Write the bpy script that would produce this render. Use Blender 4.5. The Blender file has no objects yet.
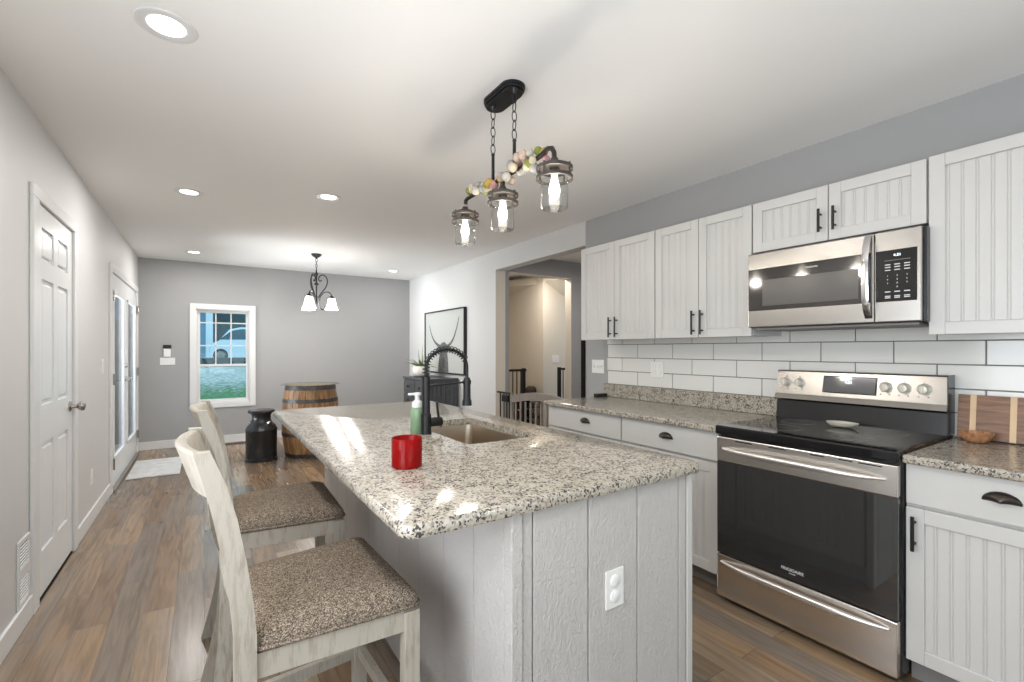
import bpy, bmesh, math, random
from mathutils import Vector, Matrix
C = bpy.context.scene.collection
PI = math.pi
R = math.radians
random.seed(7)

# ------------------------------------------------------------------ camera
cam_d = bpy.data.cameras.new('camera'); cam = bpy.data.objects.new('camera', cam_d); C.objects.link(cam)
cam.location = (0, 0, 1.2921); cam.rotation_euler = (PI/2, 0, -R(33.4072))
cam_d.sensor_width = 36; cam_d.lens = 36*466/1024; cam_d.shift_y = 8.46/1024
cam_d.clip_start = .02; cam_d.clip_end = 300
sc = bpy.context.scene; sc.camera = cam
sc.view_settings.view_transform = 'Standard'; sc.view_settings.look = 'None'
sc.view_settings.exposure = 0.0; sc.view_settings.gamma = 1; sc.view_settings.use_curve_mapping = False

# ------------------------------------------------------------------ world: pale overcast sky
w = bpy.data.worlds.new('sky'); sc.world = w; w.use_nodes = True
bg = w.node_tree.nodes['Background']; bg.inputs[0].default_value = (.74, .88, 1, 1); bg.inputs[1].default_value = 1.6

XL_ = -.709
def area(name, loc, rot, sx, sy, power, col=(1, 1, 1), shape='RECTANGLE', parent=None, spread=PI):
    d = bpy.data.lights.new(name, 'AREA'); d.shape = shape; d.size = sx
    if shape in ('RECTANGLE', 'ELLIPSE'): d.size_y = sy
    d.energy = power; d.color = col; d.spread = spread
    o = bpy.data.objects.new(name, d); C.objects.link(o); o.location = loc; o.rotation_euler = rot
    if parent: o.parent = parent
    return o
# soft frontal fill through unseen windows put in behind the photographer
area('unseen_window_fill', (.9, -2.5, 1.35), (-PI/2, 0, PI), 3.0, 1.7, 14, (.98, .99, 1))
area('side_window_daylight', (XL_-.10, .55, 1.35), (0, -R(108), 0), 1.3, 1.5, 50, (.95, .975, 1))
area('patio_door_daylight', (XL_-2.2, 6.2, .6), (0, -R(114), 0), 2.6, 2.6, 150, (.95, .975, 1), spread=R(70))
area('ceiling_fill_light', (.6, -1.3, .9), (PI-R(24), 0, 0), 1.4, 1.4, 17, (1, .985, .965), spread=R(150))  # unseen lamp added to brighten the ceiling

# ------------------------------------------------------------------ materials
def nt(name):
    m = bpy.data.materials.new(name); m.use_nodes = True
    t = m.node_tree; return m, t, t.nodes['Principled BSDF']
def mat(name, col, rough=.5, metal=0., bump=0., bscale=200, var=0., vscale=8, stretch=(1, 1, 1), spec=None, emit=None, estr=0, trans=0, coat=0):
    m, t, p = nt(name); N = t.nodes; L = t.links
    p.inputs['Base Color'].default_value = (*col, 1); p.inputs['Roughness'].default_value = rough
    p.inputs['Metallic'].default_value = metal
    if spec is not None: p.inputs['Specular IOR Level'].default_value = spec
    if coat: p.inputs['Coat Weight'].default_value = coat
    if emit: p.inputs['Emission Color'].default_value = (*emit, 1); p.inputs['Emission Strength'].default_value = estr
    if trans: p.inputs['Transmission Weight'].default_value = trans
    tc = N.new('ShaderNodeTexCoord'); mp = N.new('ShaderNodeMapping'); mp.inputs['Scale'].default_value = stretch
    L.new(tc.outputs['Object'], mp.inputs[0])
    if bump:
        n = N.new('ShaderNodeTexNoise'); n.inputs['Scale'].default_value = bscale; n.inputs['Detail'].default_value = 4
        L.new(mp.outputs[0], n.inputs[0]); b = N.new('ShaderNodeBump'); b.inputs['Strength'].default_value = bump
        b.inputs['Distance'].default_value = .002; L.new(n.outputs[0], b.inputs['Height']); L.new(b.outputs[0], p.inputs['Normal'])
    if var:
        n = N.new('ShaderNodeTexNoise'); n.inputs['Scale'].default_value = vscale; n.inputs['Detail'].default_value = 3
        L.new(mp.outputs[0], n.inputs[0]); r = N.new('ShaderNodeValToRGB')
        r.color_ramp.elements[0].position = .3; r.color_ramp.elements[1].position = .7
        r.color_ramp.elements[0].color = (*[c*(1-var) for c in col], 1); r.color_ramp.elements[1].color = (*[min(1, c*(1+var)) for c in col], 1)
        L.new(n.outputs[0], r.inputs[0]); L.new(r.outputs[0], p.inputs['Base Color'])
    return m
def ramp(N, stops, interp='LINEAR'):
    r = N.new('ShaderNodeValToRGB'); cr = r.color_ramp; cr.interpolation = interp
    while len(cr.elements) < len(stops): cr.elements.new(.5)
    for e, (p, c) in zip(cr.elements, stops): e.position = p; e.color = (*c, 1)
    return r
def mixc(N, L, fac, a, b, mode='MIX'):
    m = N.new('ShaderNodeMix'); m.data_type = 'RGBA'; m.blend_type = mode
    for s, v in ((0, fac), (6, a), (7, b)):
        if hasattr(v, 'links') or hasattr(v, 'is_linked'): L.new(v, m.inputs[s])
        elif isinstance(v, (int, float)): m.inputs[s].default_value = v
        else: m.inputs[s].default_value = (*v, 1)
    return m.outputs[2]

wall_light = mat('light_wall_paint', (.585, .585, .58), .6, bump=.12, bscale=300)
wall_grey = mat('grey_wall_paint', (.345, .345, .347), .6, bump=.12, bscale=300)
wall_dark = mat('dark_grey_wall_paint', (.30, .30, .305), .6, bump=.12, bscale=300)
wall_cream = mat('cream_wall_paint', (.66, .60, .52), .6, bump=.12, bscale=300)
ceil_m = mat('white_ceiling_paint', (.85, .84, .83), .7, bump=.2, bscale=180)
white_trim = mat('white_trim_paint', (.70, .70, .70), .35)
door_white = mat('white_door_paint', (.74, .75, .76), .28)
cab_white = mat('white_cabinet_paint', (.55, .54, .52), .35)
black_metal = mat('black_metal', (.012, .012, .013), .35, .3)
dark_bronze = mat('dark_bronze_metal', (.05, .04, .034), .35, .8)
rust_metal = mat('weathered_metal_band', (.045, .037, .031), .5, .2, bump=.3, bscale=60, var=.35, vscale=40)
chrome = mat('polished_chrome', (.75, .75, .75), .12, 1)
nickel = mat('satin_nickel', (.45, .43, .40), .25, 1)
plastic_white = mat('white_plastic', (.80, .80, .78), .3)
plate_almond = mat('white_outlet_plastic', (.80, .78, .75), .3)
slot_dark = mat('dark_slot', (.006, .006, .006), .7, spec=.1)
black_glass = mat('black_glass', (.006, .006, .007), .06, spec=.6)
oven_glass = mat('dark_oven_glass', (.02, .02, .021), .035, spec=1.0, coat=1.0)
black_enamel = mat('black_enamel', (.012, .012, .013), .22)
tile_m = mat('white_glazed_tile', (.72, .71, .68), .14, bump=.05, bscale=12)
grout_m = mat('dark_grout', (.20, .20, .20), .8)
rubber = mat('black_rubber', (.015, .015, .015), .7)
caulk = mat('grey_kick_board', (.22, .21, .20), .6)
steel_basin = mat('brushed_steel_basin', (.56, .48, .39), .28, 1, bump=.1, bscale=60, stretch=(1, 20, 1))

def brushed():
    m, t, p = nt('stainless_steel_lit'); N = t.nodes; L = t.links
    p.inputs['Base Color'].default_value = (.80, .755, .71, 1); p.inputs['Metallic'].default_value = 1
    p.inputs['Roughness'].default_value = .27; p.inputs['Anisotropic'].default_value = .5
    tc = N.new('ShaderNodeTexCoord'); mp = N.new('ShaderNodeMapping'); mp.inputs['Scale'].default_value = (40, 2, 600)
    L.new(tc.outputs['Object'], mp.inputs[0]); n = N.new('ShaderNodeTexNoise'); n.inputs['Scale'].default_value = 2
    L.new(mp.outputs[0], n.inputs[0]); b = N.new('ShaderNodeBump'); b.inputs['Strength'].default_value = .06
    b.inputs['Distance'].default_value = .001; L.new(n.outputs[0], b.inputs['Height']); L.new(b.outputs[0], p.inputs['Normal'])
    return m
steel_lit = brushed()  # oven front: brighter reflection put into the base colour
steel_dimmed = brushed(); steel_dimmed.name = 'stainless_steel_dimmed'; steel_dimmed.node_tree.nodes['Principled BSDF'].inputs['Base Color'].default_value = (.40, .38, .355, 1)  # same stainless, dimmer reflection put into the colour for microwave and backguard
handle_steel = mat('bright_satin_handle', (.78, .76, .73), .3, .9)

def granite():
    m, t, p = nt('speckled_granite'); N = t.nodes; L = t.links
    tc = N.new('ShaderNodeTexCoord')
    nz = N.new('ShaderNodeTexNoise'); nz.inputs['Scale'].default_value = 60; L.new(tc.outputs['Object'], nz.inputs[0])
    wv = N.new('ShaderNodeVectorMath'); wv.operation = 'MULTIPLY_ADD'; wv.inputs[1].default_value = (.012, .012, .012)
    L.new(nz.outputs['Color'], wv.inputs[0]); L.new(tc.outputs['Object'], wv.inputs[2])
    def vor(scale):
        v = N.new('ShaderNodeTexVoronoi'); v.inputs['Scale'].default_value = scale; L.new(wv.outputs[0], v.inputs['Vector'])
        s = N.new('ShaderNodeSeparateColor'); L.new(v.outputs['Color'], s.inputs[0]); return s
    a = vor(160); b = vor(195); c = vor(125)
    big = N.new('ShaderNodeTexNoise'); big.inputs['Scale'].default_value = 22; big.inputs['Detail'].default_value = 3; L.new(tc.outputs['Object'], big.inputs[0])
    base = ramp(N, [(0, (.385, .335, .265)), (.3, (.45, .41, .34)), (.6, (.33, .295, .24)), (.8, (.49, .455, .395)), (1, (.28, .245, .20))]); L.new(a.outputs[0], base.inputs[0])
    # grey flecks
    ad = N.new('ShaderNodeMath'); ad.operation = 'MULTIPLY_ADD'; ad.inputs[1].default_value = .9; L.new(big.outputs[0], ad.inputs[0]); L.new(c.outputs[1], ad.inputs[2])
    g = ramp(N, [(.0, (1, 1, 1)), (.56, (0, 0, 0))], 'CONSTANT'); g.color_ramp.elements[1].position = .66; L.new(ad.outputs[0], g.inputs[0])
    c1 = mixc(N, L, g.outputs[0], base.outputs[0], (.25, .22, .19))
    ad2 = N.new('ShaderNodeMath'); ad2.operation = 'MULTIPLY_ADD'; ad2.inputs[1].default_value = .8; L.new(big.outputs[0], ad2.inputs[0]); L.new(b.outputs[2], ad2.inputs[2])
    k = ramp(N, [(0, (1, 1, 1)), (.5, (0, 0, 0))], 'CONSTANT'); k.color_ramp.elements[1].position = .56; L.new(ad2.outputs[0], k.inputs[0])
    c2 = mixc(N, L, k.outputs[0], c1, (.06, .055, .053))
    L.new(c2, p.inputs['Base Color']); p.inputs['Roughness'].default_value = .16; p.inputs['Specular IOR Level'].default_value = .5
    return m
granite_m = granite()

def planks():
    m, t, p = nt('wood_plank_floor'); N = t.nodes; L = t.links
    tc = N.new('ShaderNodeTexCoord'); sp = N.new('ShaderNodeSeparateXYZ'); L.new(tc.outputs['Object'], sp.inputs[0])
    cb = N.new('ShaderNodeCombineXYZ'); L.new(sp.outputs[1], cb.inputs[0]); L.new(sp.outputs[0], cb.inputs[1])
    br = N.new('ShaderNodeTexBrick'); L.new(cb.outputs[0], br.inputs['Vector'])
    br.inputs['Scale'].default_value = 1; br.inputs['Brick Width'].default_value = 1.1; br.inputs['Row Height'].default_value = .125
    br.inputs['Mortar Size'].default_value = .0009; br.inputs['Mortar Smooth'].default_value = .1; br.offset = .37; br.offset_frequency = 2
    br.inputs['Color1'].default_value = (0, 0, 0, 1); br.inputs['Color2'].default_value = (1, 1, 1, 1); br.inputs['Mortar'].default_value = (.5, .5, .5, 1)
    col = ramp(N, [(0, (.26, .158, .083)), (.3, (.135, .095, .065)), (.5, (.30, .19, .10)), (.7, (.17, .13, .098)), (1, (.33, .22, .125))]); L.new(br.outputs['Color'], col.inputs[0])
    # grain, stretched along the boards and shifted per board
    off = N.new('ShaderNodeVectorMath'); off.operation = 'MULTIPLY_ADD'; off.inputs[1].default_value = (7, 13, 0); L.new(br.outputs['Color'], off.inputs[0]); L.new(tc.outputs['Object'], off.inputs[2])
    mp = N.new('ShaderNodeMapping'); mp.inputs['Scale'].default_value = (22, 1.6, 1); L.new(off.outputs[0], mp.inputs[0])
    g = N.new('ShaderNodeTexNoise'); g.inputs['Scale'].default_value = 1.6; g.inputs['Detail'].default_value = 6; g.inputs['Distortion'].default_value = 1.2; L.new(mp.outputs[0], g.inputs[0])
    gr = ramp(N, [(.3, (.50, .48, .46)), (.55, (1, 1, 1)), (.75, (1.25, 1.2, 1.12))]); L.new(g.outputs[0], gr.inputs[0])
    c1 = mixc(N, L, .85, col.outputs[0], gr.outputs[0], 'MULTIPLY')
    # weathered grey patches
    mp2 = N.new('ShaderNodeMapping'); mp2.inputs['Scale'].default_value = (5, 1, 1); L.new(off.outputs[0], mp2.inputs[0])
    g2 = N.new('ShaderNodeTexNoise'); g2.inputs['Scale'].default_value = 1.7; g2.inputs['Detail'].default_value = 2; L.new(mp2.outputs[0], g2.inputs[0])
    r2 = ramp(N, [(.42, (0, 0, 0)), (.68, (.45, .45, .45))]); L.new(g2.outputs[0], r2.inputs[0])
    c2 = mixc(N, L, r2.outputs[0], c1, (.22, .185, .155))
    c3 = mixc(N, L, br.outputs['Fac'], c2, (.05, .04, .03))
    L.new(c3, p.inputs['Base Color']); p.inputs['Roughness'].default_value = .24; p.inputs['Specular IOR Level'].default_value = .8
    b = N.new('ShaderNodeBump'); b.inputs['Strength'].default_value = .15; b.inputs['Distance'].default_value = .002
    L.new(g.outputs[0], b.inputs['Height']); L.new(b.outputs[0], p.inputs['Normal'])
    return m
floor_m = planks()

def worn_white(name, base=(.40, .362, .305), under=(.19, .15, .11)):
    m, t, p = nt(name); N = t.nodes; L = t.links
    tc = N.new('ShaderNodeTexCoord'); mp = N.new('ShaderNodeMapping'); mp.inputs['Scale'].default_value = (30, 30, 4); L.new(tc.outputs['Object'], mp.inputs[0])
    n = N.new('ShaderNodeTexNoise'); n.inputs['Scale'].default_value = 3; n.inputs['Detail'].default_value = 8; n.inputs['Roughness'].default_value = .7; L.new(mp.outputs[0], n.inputs[0])
    r = ramp(N, [(.40, (1, 1, 1)), (.52, (0, 0, 0))]); L.new(n.outputs[0], r.inputs[0])
    n2 = N.new('ShaderNodeTexNoise'); n2.inputs['Scale'].default_value = 9; L.new(tc.outputs['Object'], n2.inputs[0])
    r2 = ramp(N, [(.35, (.15, .15, .15)), (.65, (.6, .6, .6))]); L.new(n2.outputs[0], r2.inputs[0])
    f = N.new('ShaderNodeMath'); f.operation = 'MULTIPLY'; L.new(r.outputs[0], f.inputs[0]); L.new(r2.outputs[0], f.inputs[1])
    c = mixc(N, L, f.outputs[0], base, under); L.new(c, p.inputs['Base Color']); p.inputs['Roughness'].default_value = .5
    return m
chair_wood = worn_white('whitewashed_wood')

def tweed():
    m, t, p = nt('brown_tweed_fabric'); N = t.nodes; L = t.links
    tc = N.new('ShaderNodeTexCoord')
    v = N.new('ShaderNodeTexVoronoi'); v.inputs['Scale'].default_value = 420; L.new(tc.outputs['Object'], v.inputs['Vector'])
    s = N.new('ShaderNodeSeparateColor'); L.new(v.outputs['Color'], s.inputs[0])
    r = ramp(N, [(0, (.05, .042, .036)), (.3, (.12, .095, .075)), (.55, (.20, .155, .115)), (.8, (.29, .23, .17)), (1, (.44, .365, .285))]); L.new(s.outputs[0], r.inputs[0])
    L.new(r.outputs[0], p.inputs['Base Color']); p.inputs['Roughness'].default_value = .95; p.inputs['Specular IOR Level'].default_value = .1
    b = N.new('ShaderNodeBump'); b.inputs['Strength'].default_value = .6; b.inputs['Distance'].default_value = .002; L.new(s.outputs[1], b.inputs['Height']); L.new(b.outputs[0], p.inputs['Normal'])
    return m
fabric = tweed()

def siding():
    m, t, p = nt('rough_sawn_painted_siding'); N = t.nodes; L = t.links
    p.inputs['Base Color'].default_value = (.52, .495, .475, 1); p.inputs['Roughness'].default_value = .5
    tc = N.new('ShaderNodeTexCoord'); mp = N.new('ShaderNodeMapping'); mp.inputs['Scale'].default_value = (1, 1, .45); L.new(tc.outputs['Object'], mp.inputs[0])
    n = N.new('ShaderNodeTexNoise'); n.inputs['Scale'].default_value = 75; n.inputs['Detail'].default_value = 6; n.inputs['Distortion'].default_value = 2.5; L.new(mp.outputs[0], n.inputs[0])
    b = N.new('ShaderNodeBump'); b.inputs['Strength'].default_value = 1.0; b.inputs['Distance'].default_value = .006; L.new(n.outputs[0], b.inputs['Height']); L.new(b.outputs[0], p.inputs['Normal'])
    return m
siding_m = siding()

def wood(name, a, b, scale=(30, 30, 2), rough=.45, nscale=2.):
    m, t, p = nt(name); N = t.nodes; L = t.links
    tc = N.new('ShaderNodeTexCoord'); mp = N.new('ShaderNodeMapping'); mp.inputs['Scale'].default_value = scale; L.new(tc.outputs['Object'], mp.inputs[0])
    n = N.new('ShaderNodeTexNoise'); n.inputs['Scale'].default_value = nscale; n.inputs['Detail'].default_value = 6; n.inputs['Distortion'].default_value = 1; L.new(mp.outputs[0], n.inputs[0])
    r = ramp(N, [(.3, a), (.7, b)]); L.new(n.outputs[0], r.inputs[0]); L.new(r.outputs[0], p.inputs['Base Color']); p.inputs['Roughness'].default_value = rough
    return m
barrel_wood = wood('aged_oak', (.15, .075, .03), (.42, .235, .105), (14, 14, 2), .45)
acacia = wood('brown_striped_wood', (.10, .042, .018), (.30, .14, .06), (8, 3, 40), .4, 1.6)
maple = wood('pale_maple_strip', (.62, .42, .23), (.72, .50, .29), (10, 10, 3), .4)
bowl_wood = wood('reddish_carved_wood', (.24, .09, .04), (.52, .27, .13), (20, 60, 30), .35)
charcoal_wood = wood('charcoal_painted_wood', (.05, .055, .062), (.085, .09, .10), (4, 4, 30), .4)
taupe_wood = wood('taupe_gate_wood', (.19, .17, .15), (.27, .24, .21), (20, 20, 3), .5)

def thin_glass(name, tint=(1, 1, 1), refl=1.0):
    m = bpy.data.materials.new(name); m.use_nodes = True; t = m.node_tree; N = t.nodes; L = t.links
    N.remove(N['Principled BSDF']); out = N['Material Output']
    tr = N.new('ShaderNodeBsdfTransparent'); tr.inputs[0].default_value = (*tint, 1)
    gl = N.new('ShaderNodeBsdfGlossy'); gl.inputs['Roughness'].default_value = .02
    lw = N.new('ShaderNodeLayerWeight'); lw.inputs[0].default_value = .5
    pw = N.new('ShaderNodeMath'); pw.operation = 'POWER'; pw.inputs[1].default_value = 4; L.new(lw.outputs['Facing'], pw.inputs[0])
    mu = N.new('ShaderNodeMath'); mu.operation = 'MULTIPLY_ADD'; mu.inputs[1].default_value = .55*refl; mu.inputs[2].default_value = .035*refl; L.new(pw.outputs[0], mu.inputs[0])
    mx = N.new('ShaderNodeMixShader'); L.new(mu.outputs[0], mx.inputs[0]); L.new(tr.outputs[0], mx.inputs[1]); L.new(gl.outputs[0], mx.inputs[2]); L.new(mx.outputs[0], out.inputs[0])
    return m
pane_glass = thin_glass('window_glass', (.80, .95, .97), .6)
door_glass = thin_glass('clear_door_glass', (.90, .92, .93), 1.5)
jar_glass = thin_glass('clear_jar_glass', (.93, .94, .94), 2.2)
red_glass = thin_glass('red_glass', (.9, .10, .08), 1)
def emit(name, col, s):
    m, t, p = nt(name); p.inputs['Base Color'].default_value = (*col, 1); p.inputs['Emission Color'].default_value = (*col, 1); p.inputs['Emission Strength'].default_value = s; return m
bulb_m = emit('lit_bulb', (1, .92, .80), 9)
lens_m = emit('lit_downlight_lens', (1, .98, .95), 6)
shade_m = emit('lit_frosted_glass', (1, .96, .90), 24)
display_m = emit('lit_clock_digits', (.75, .9, 1), 2.0)

# ------------------------------------------------------------------ mesh builder
BASE = {}
class MB:
    def __init__(s): s.bm = bmesh.new()
    def _merge(s, t, smooth):
        for f in t.faces: f.smooth = smooth
        if smooth:
            for e in t.edges:
                if len(e.link_faces) == 2 and e.calc_face_angle(0) > .7: e.smooth = False
        me = bpy.data.meshes.new('t'); t.to_mesh(me); t.free(); s.bm.from_mesh(me); bpy.data.meshes.remove(me)
    def box(s, x0, x1, y0, y1, z0, z1, bev=0, seg=2, rot=None, smooth=False, only=None):
        t = bmesh.new(); bmesh.ops.create_cube(t, size=1)
        for v in t.verts: v.co = Vector((x0+(v.co.x+.5)*(x1-x0), y0+(v.co.y+.5)*(y1-y0), z0+(v.co.z+.5)*(z1-z0)))
        if bev:
            es = [e for e in t.edges if only is None or only(e)]
            bmesh.ops.bevel(t, geom=es, offset=bev, segments=seg, profile=.5, affect='EDGES')
        if rot:
            c = Vector(rot[2]) if len(rot) > 2 else Vector(((x0+x1)/2, (y0+y1)/2, (z0+z1)/2))
            M = Matrix.Translation(c) @ Matrix.Rotation(rot[0], 4, rot[1]) @ Matrix.Translation(-c)
            bmesh.ops.transform(t, matrix=M, verts=t.verts)
        bmesh.ops.recalc_face_normals(t, faces=t.faces)
        s._merge(t, smooth); return s
    def rings(s, rings, cap=True, closed=False, smooth=True):
        t = bmesh.new(); R_ = [[t.verts.new(p) for p in r] for r in rings]; n = len(R_[0])
        rng = range(len(R_)) if closed else range(len(R_)-1)
        for i in rng:
            a, b = R_[i], R_[(i+1) % len(R_)]
            for k in range(n):
                try: t.faces.new((a[k], a[(k+1) % n], b[(k+1) % n], b[k]))
                except ValueError: pass
        if cap and not closed: t.faces.new(R_[0][::-1]); t.faces.new(R_[-1])
        bmesh.ops.recalc_face_normals(t, faces=t.faces)
        s._merge(t, smooth); return s
    def lathe(s, prof, c, seg=32, cap=True, axis='Z'):
        rr = []
        for r, z in prof:
            ring = []
            for k in range(seg):
                a = 2*PI*k/seg; x, y = max(r, 1e-5)*math.cos(a), max(r, 1e-5)*math.sin(a)
                if axis == 'Z': ring.append((c[0]+x, c[1]+y, c[2]+z))
                elif axis == 'X': ring.append((c[0]+z, c[1]+x, c[2]+y))
                else: ring.append((c[0]+x, c[1]+z, c[2]+y))
            rr.append(ring)
        return s.rings(rr, cap)
    def tube(s, pts, r, seg=10, closed=False, flat=None):
        P = [Vector(p) for p in pts]; n = len(P); rr = []; up = None
        rad = r if isinstance(r, (list, tuple)) else [r]*n
        for i in range(n):
            if closed: d = P[(i+1) % n]-P[i-1]
            else: d = P[min(i+1, n-1)]-P[max(i-1, 0)]
            d.normalize()
            if up is None: up = Vector((0, 0, 1)) if abs(d.z) < .9 else Vector((1, 0, 0))
            u = d.cross(up)
            if u.length < 1e-4: u = d.orthogonal()
            u.normalize(); up = u.cross(d).normalized()
            fl = flat or (1, 1)
            rr.append([P[i]+u*(rad[i]*fl[0]*math.cos(2*PI*k/seg))+up*(rad[i]*fl[1]*math.sin(2*PI*k/seg)) for k in range(seg)])
        return s.rings(rr, cap=not closed, closed=closed)
    def bar(s, pts, wa, wb, side=(0, 1, 0)):
        """square-section sweep; wa along `side`, wb across it"""
        P = [Vector(p) for p in pts]; n = len(P); rr = []; S = Vector(side).normalized()
        for i in range(n):
            d = (P[min(i+1, n-1)]-P[max(i-1, 0)]).normalized(); q = d.cross(S).normalized()
            rr.append([P[i]+S*a*wa/2+q*b*wb/2 for a, b in ((-1, -1), (1, -1), (1, 1), (-1, 1))])
        return s.rings(rr, smooth=False)
    def prism(s, poly, axis, a, b, smooth=False):
        f = {'X': lambda p, t: (t, p[0], p[1]), 'Y': lambda p, t: (p[0], t, p[1]), 'Z': lambda p, t: (p[0], p[1], t)}[axis]
        return s.rings([[f(p, a) for p in poly], [f(p, b) for p in poly]], smooth=smooth)
    def ball(s, c, r, seg=16, sc_=(1, 1, 1)):
        t = bmesh.new(); bmesh.ops.create_uvsphere(t, u_segments=seg, v_segments=seg//2, radius=r)
        for v in t.verts: v.co = Vector((v.co.x*sc_[0]+c[0], v.co.y*sc_[1]+c[1], v.co.z*sc_[2]+c[2]))
        s._merge(t, True); return s
    def out(s, name, m, parent=None, origin=None, smooth=None):
        me = bpy.data.meshes.new(name)
        if parent is not None and parent in BASE: b = BASE[parent]
        elif origin is not None: b = Vector(origin)
        else: b = Vector((0, 0, 0))
        s.bm.to_mesh(me); s.bm.free(); me.transform(Matrix.Translation(-b)); me.materials.append(m)
        o = bpy.data.objects.new(name, me); C.objects.link(o)
        if parent is not None: o.parent = parent; BASE[o] = b
        else: o.location = b; BASE[o] = b
        return o
def thing(name, label, cat, loc=(0, 0, 0), group=None):
    o = bpy.data.objects.new(name, None); C.objects.link(o); o.location = loc; o.empty_display_size = .1
    BASE[o] = Vector(loc); o['label'] = label; o['category'] = cat
    if group: o['group'] = group
    return o
def tag(o, label, cat, group=None):
    o['label'] = label; o['category'] = cat
    if group: o['group'] = group
    return o
def struct(o, label=None):
    o['kind'] = 'structure'
    if label: o['label'] = label
    return o
def sempty(name, loc):
    o = bpy.data.objects.new(name, None); C.objects.link(o); o.location = loc; BASE[o] = Vector(loc); o['kind'] = 'structure'; return o
def copy_tree(o, parent=None):
    c = o.copy(); C.objects.link(c)
    if parent is not None: c.parent = parent
    if o in BASE: BASE[c] = BASE[o]
    for ch in list(o.children): copy_tree(ch, c)
    return c
def text(body, size, mat_, parent, name, loc, rot, label=None, depth=.0003, align='CENTER'):
    cu = bpy.data.curves.new('t', 'FONT'); cu.body = body; cu.size = size; cu.extrude = depth; cu.align_x = align; cu.align_y = 'CENTER'
    to = bpy.data.objects.new('t', cu); C.objects.link(to); bpy.context.view_layer.update()
    me = bpy.data.meshes.new_from_object(to.evaluated_get(bpy.context.evaluated_depsgraph_get()))
    bpy.data.objects.remove(to); bpy.data.curves.remove(cu)
    M = Matrix.Translation(Vector(loc)-BASE.get(parent, Vector((0, 0, 0)))) @ rot
    me.transform(M); me.materials.clear(); me.materials.append(mat_); me.name = name
    o = bpy.data.objects.new(name, me); C.objects.link(o); o.parent = parent; BASE[o] = BASE[parent]
    if label: o['label'] = label
    return o
# text readable from -X side (facing the room) on the kitchen wall
ROT_K = Matrix(((0, 0, -1, 0), (-1, 0, 0, 0), (0, 1, 0, 0), (0, 0, 0, 1)))

# ------------------------------------------------------------------ room constants
XL, YF, XR, H = -.709, 7.58, 2.911, 2.466
YB = -2.6; T = .136
def wallpiece(name, m, boxes):
    b = MB()
    for bx in boxes: b.box(*bx)
    return struct(b.out(name, m))
b = MB(); b.box(XL-.12, XR+2.6, YB-.12, YF+.12, -.1, 0); struct(b.out('floor', floor_m))
b = MB(); b.box(XL-.12, XR+2.6, YB-.12, YF+.12, H, H+.1); struct(b.out('ceiling', ceil_m))
# left wall with two door openings
D0, D1, DT = 3.262, 4.029, 2.044
F0, F1, FT = 5.50, 7.36, 2.0
wallpiece('wall_left', wall_light, [(XL-.12, XL, YB, -.2, 0, H), (XL-.12, XL, -.2, 1.3, 0, .7), (XL-.12, XL, -.2, 1.3, 2.0, H), (XL-.12, XL, 1.3, D0, 0, H), (XL-.12, XL, D0, D1, DT, H), (XL-.12, XL, D1, F0, 0, H), (XL-.12, XL, F0, F1, FT, H), (XL-.12, XL, F1, YF, 0, H)])
# far wall with window
W0, W1, WZ0, WZ1 = -.095, .535, .565, 1.84
wallpiece('wall_far', wall_grey, [(XL-.12, W0, YF, YF+.12, 0, H), (W1, XR+T, YF, YF+.12, 0, H), (W0, W1, YF, YF+.12, 0, WZ0), (W0, W1, YF, YF+.12, WZ1, H)])
# right wall: opening to the hall from Y 3.19 to 4.775
O0, O1, OT = 3.19, 4.78, 2.245
wallpiece('wall_right', wall_light, [(XR, XR+T, O1, YF, 0, H), (XR, XR+T, O0, O1, OT, H)])
wallpiece('wall_kitchen', wall_grey, [(XR, XR+T, YB, O0, 0, H)])
# back wall; its large unseen windows are added for frontal fill
wallpiece('wall_back', wall_light, [(XL-.12, -.7+.1, YB-.12, YB, 0, H), (2.4, XR+T, YB-.12, YB, 0, H), (-.6, 2.4, YB-.12, YB, 0, .5), (-.6, 2.4, YB-.12, YB, 2.2, H)])
bk = sempty('window_unseen', (.9, YB, .5)); b = MB()
for x in (-.6, .4, 1.4, 2.34): b.box(x, x+.06, YB-.09, YB-.02, .5, 2.2)
b.box(-.6, 2.4, YB-.09, YB-.02, .5, .56); b.box(-.6, 2.4, YB-.09, YB-.02, 2.14, 2.2); b.out('window_frame', white_trim, bk)
b = MB(); b.box(-.6, 2.4, YB-.06, YB-.055, .5, 2.2); b.out('pane', pane_glass, bk)
lw_ = sempty('window_3', (XL, .55, .7)); b = MB()
for y in (-.28, .52, 1.3): b.box(XL-.05, XL+.018, y, y+(.08 if y != .52 else .06), .62, 2.08)
b.box(XL-.05, XL+.018, -.2, 1.3, .62, .70); b.box(XL-.05, XL+.018, -.2, 1.3, 2.0, 2.08); b.out('window_frame', white_trim, lw_)
b = MB(); b.box(XL-.04, XL-.035, -.2, 1.3, .7, 2.0); b.out('pane', thin_glass('side_window_glass', (.97, .98, 1), .6), lw_)
# hall beyond the opening
HX = 5.3
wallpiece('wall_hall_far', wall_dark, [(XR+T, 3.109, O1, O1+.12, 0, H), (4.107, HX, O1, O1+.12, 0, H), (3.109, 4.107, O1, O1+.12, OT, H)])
wallpiece('wall_hall_near', wall_grey, [(XR+T, HX, O0-.12, O0, 0, H)])
wallpiece('wall_hall_end', wall_grey, [(HX, HX+.12, O0-.12, O1+.12, 0, H)])
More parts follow.
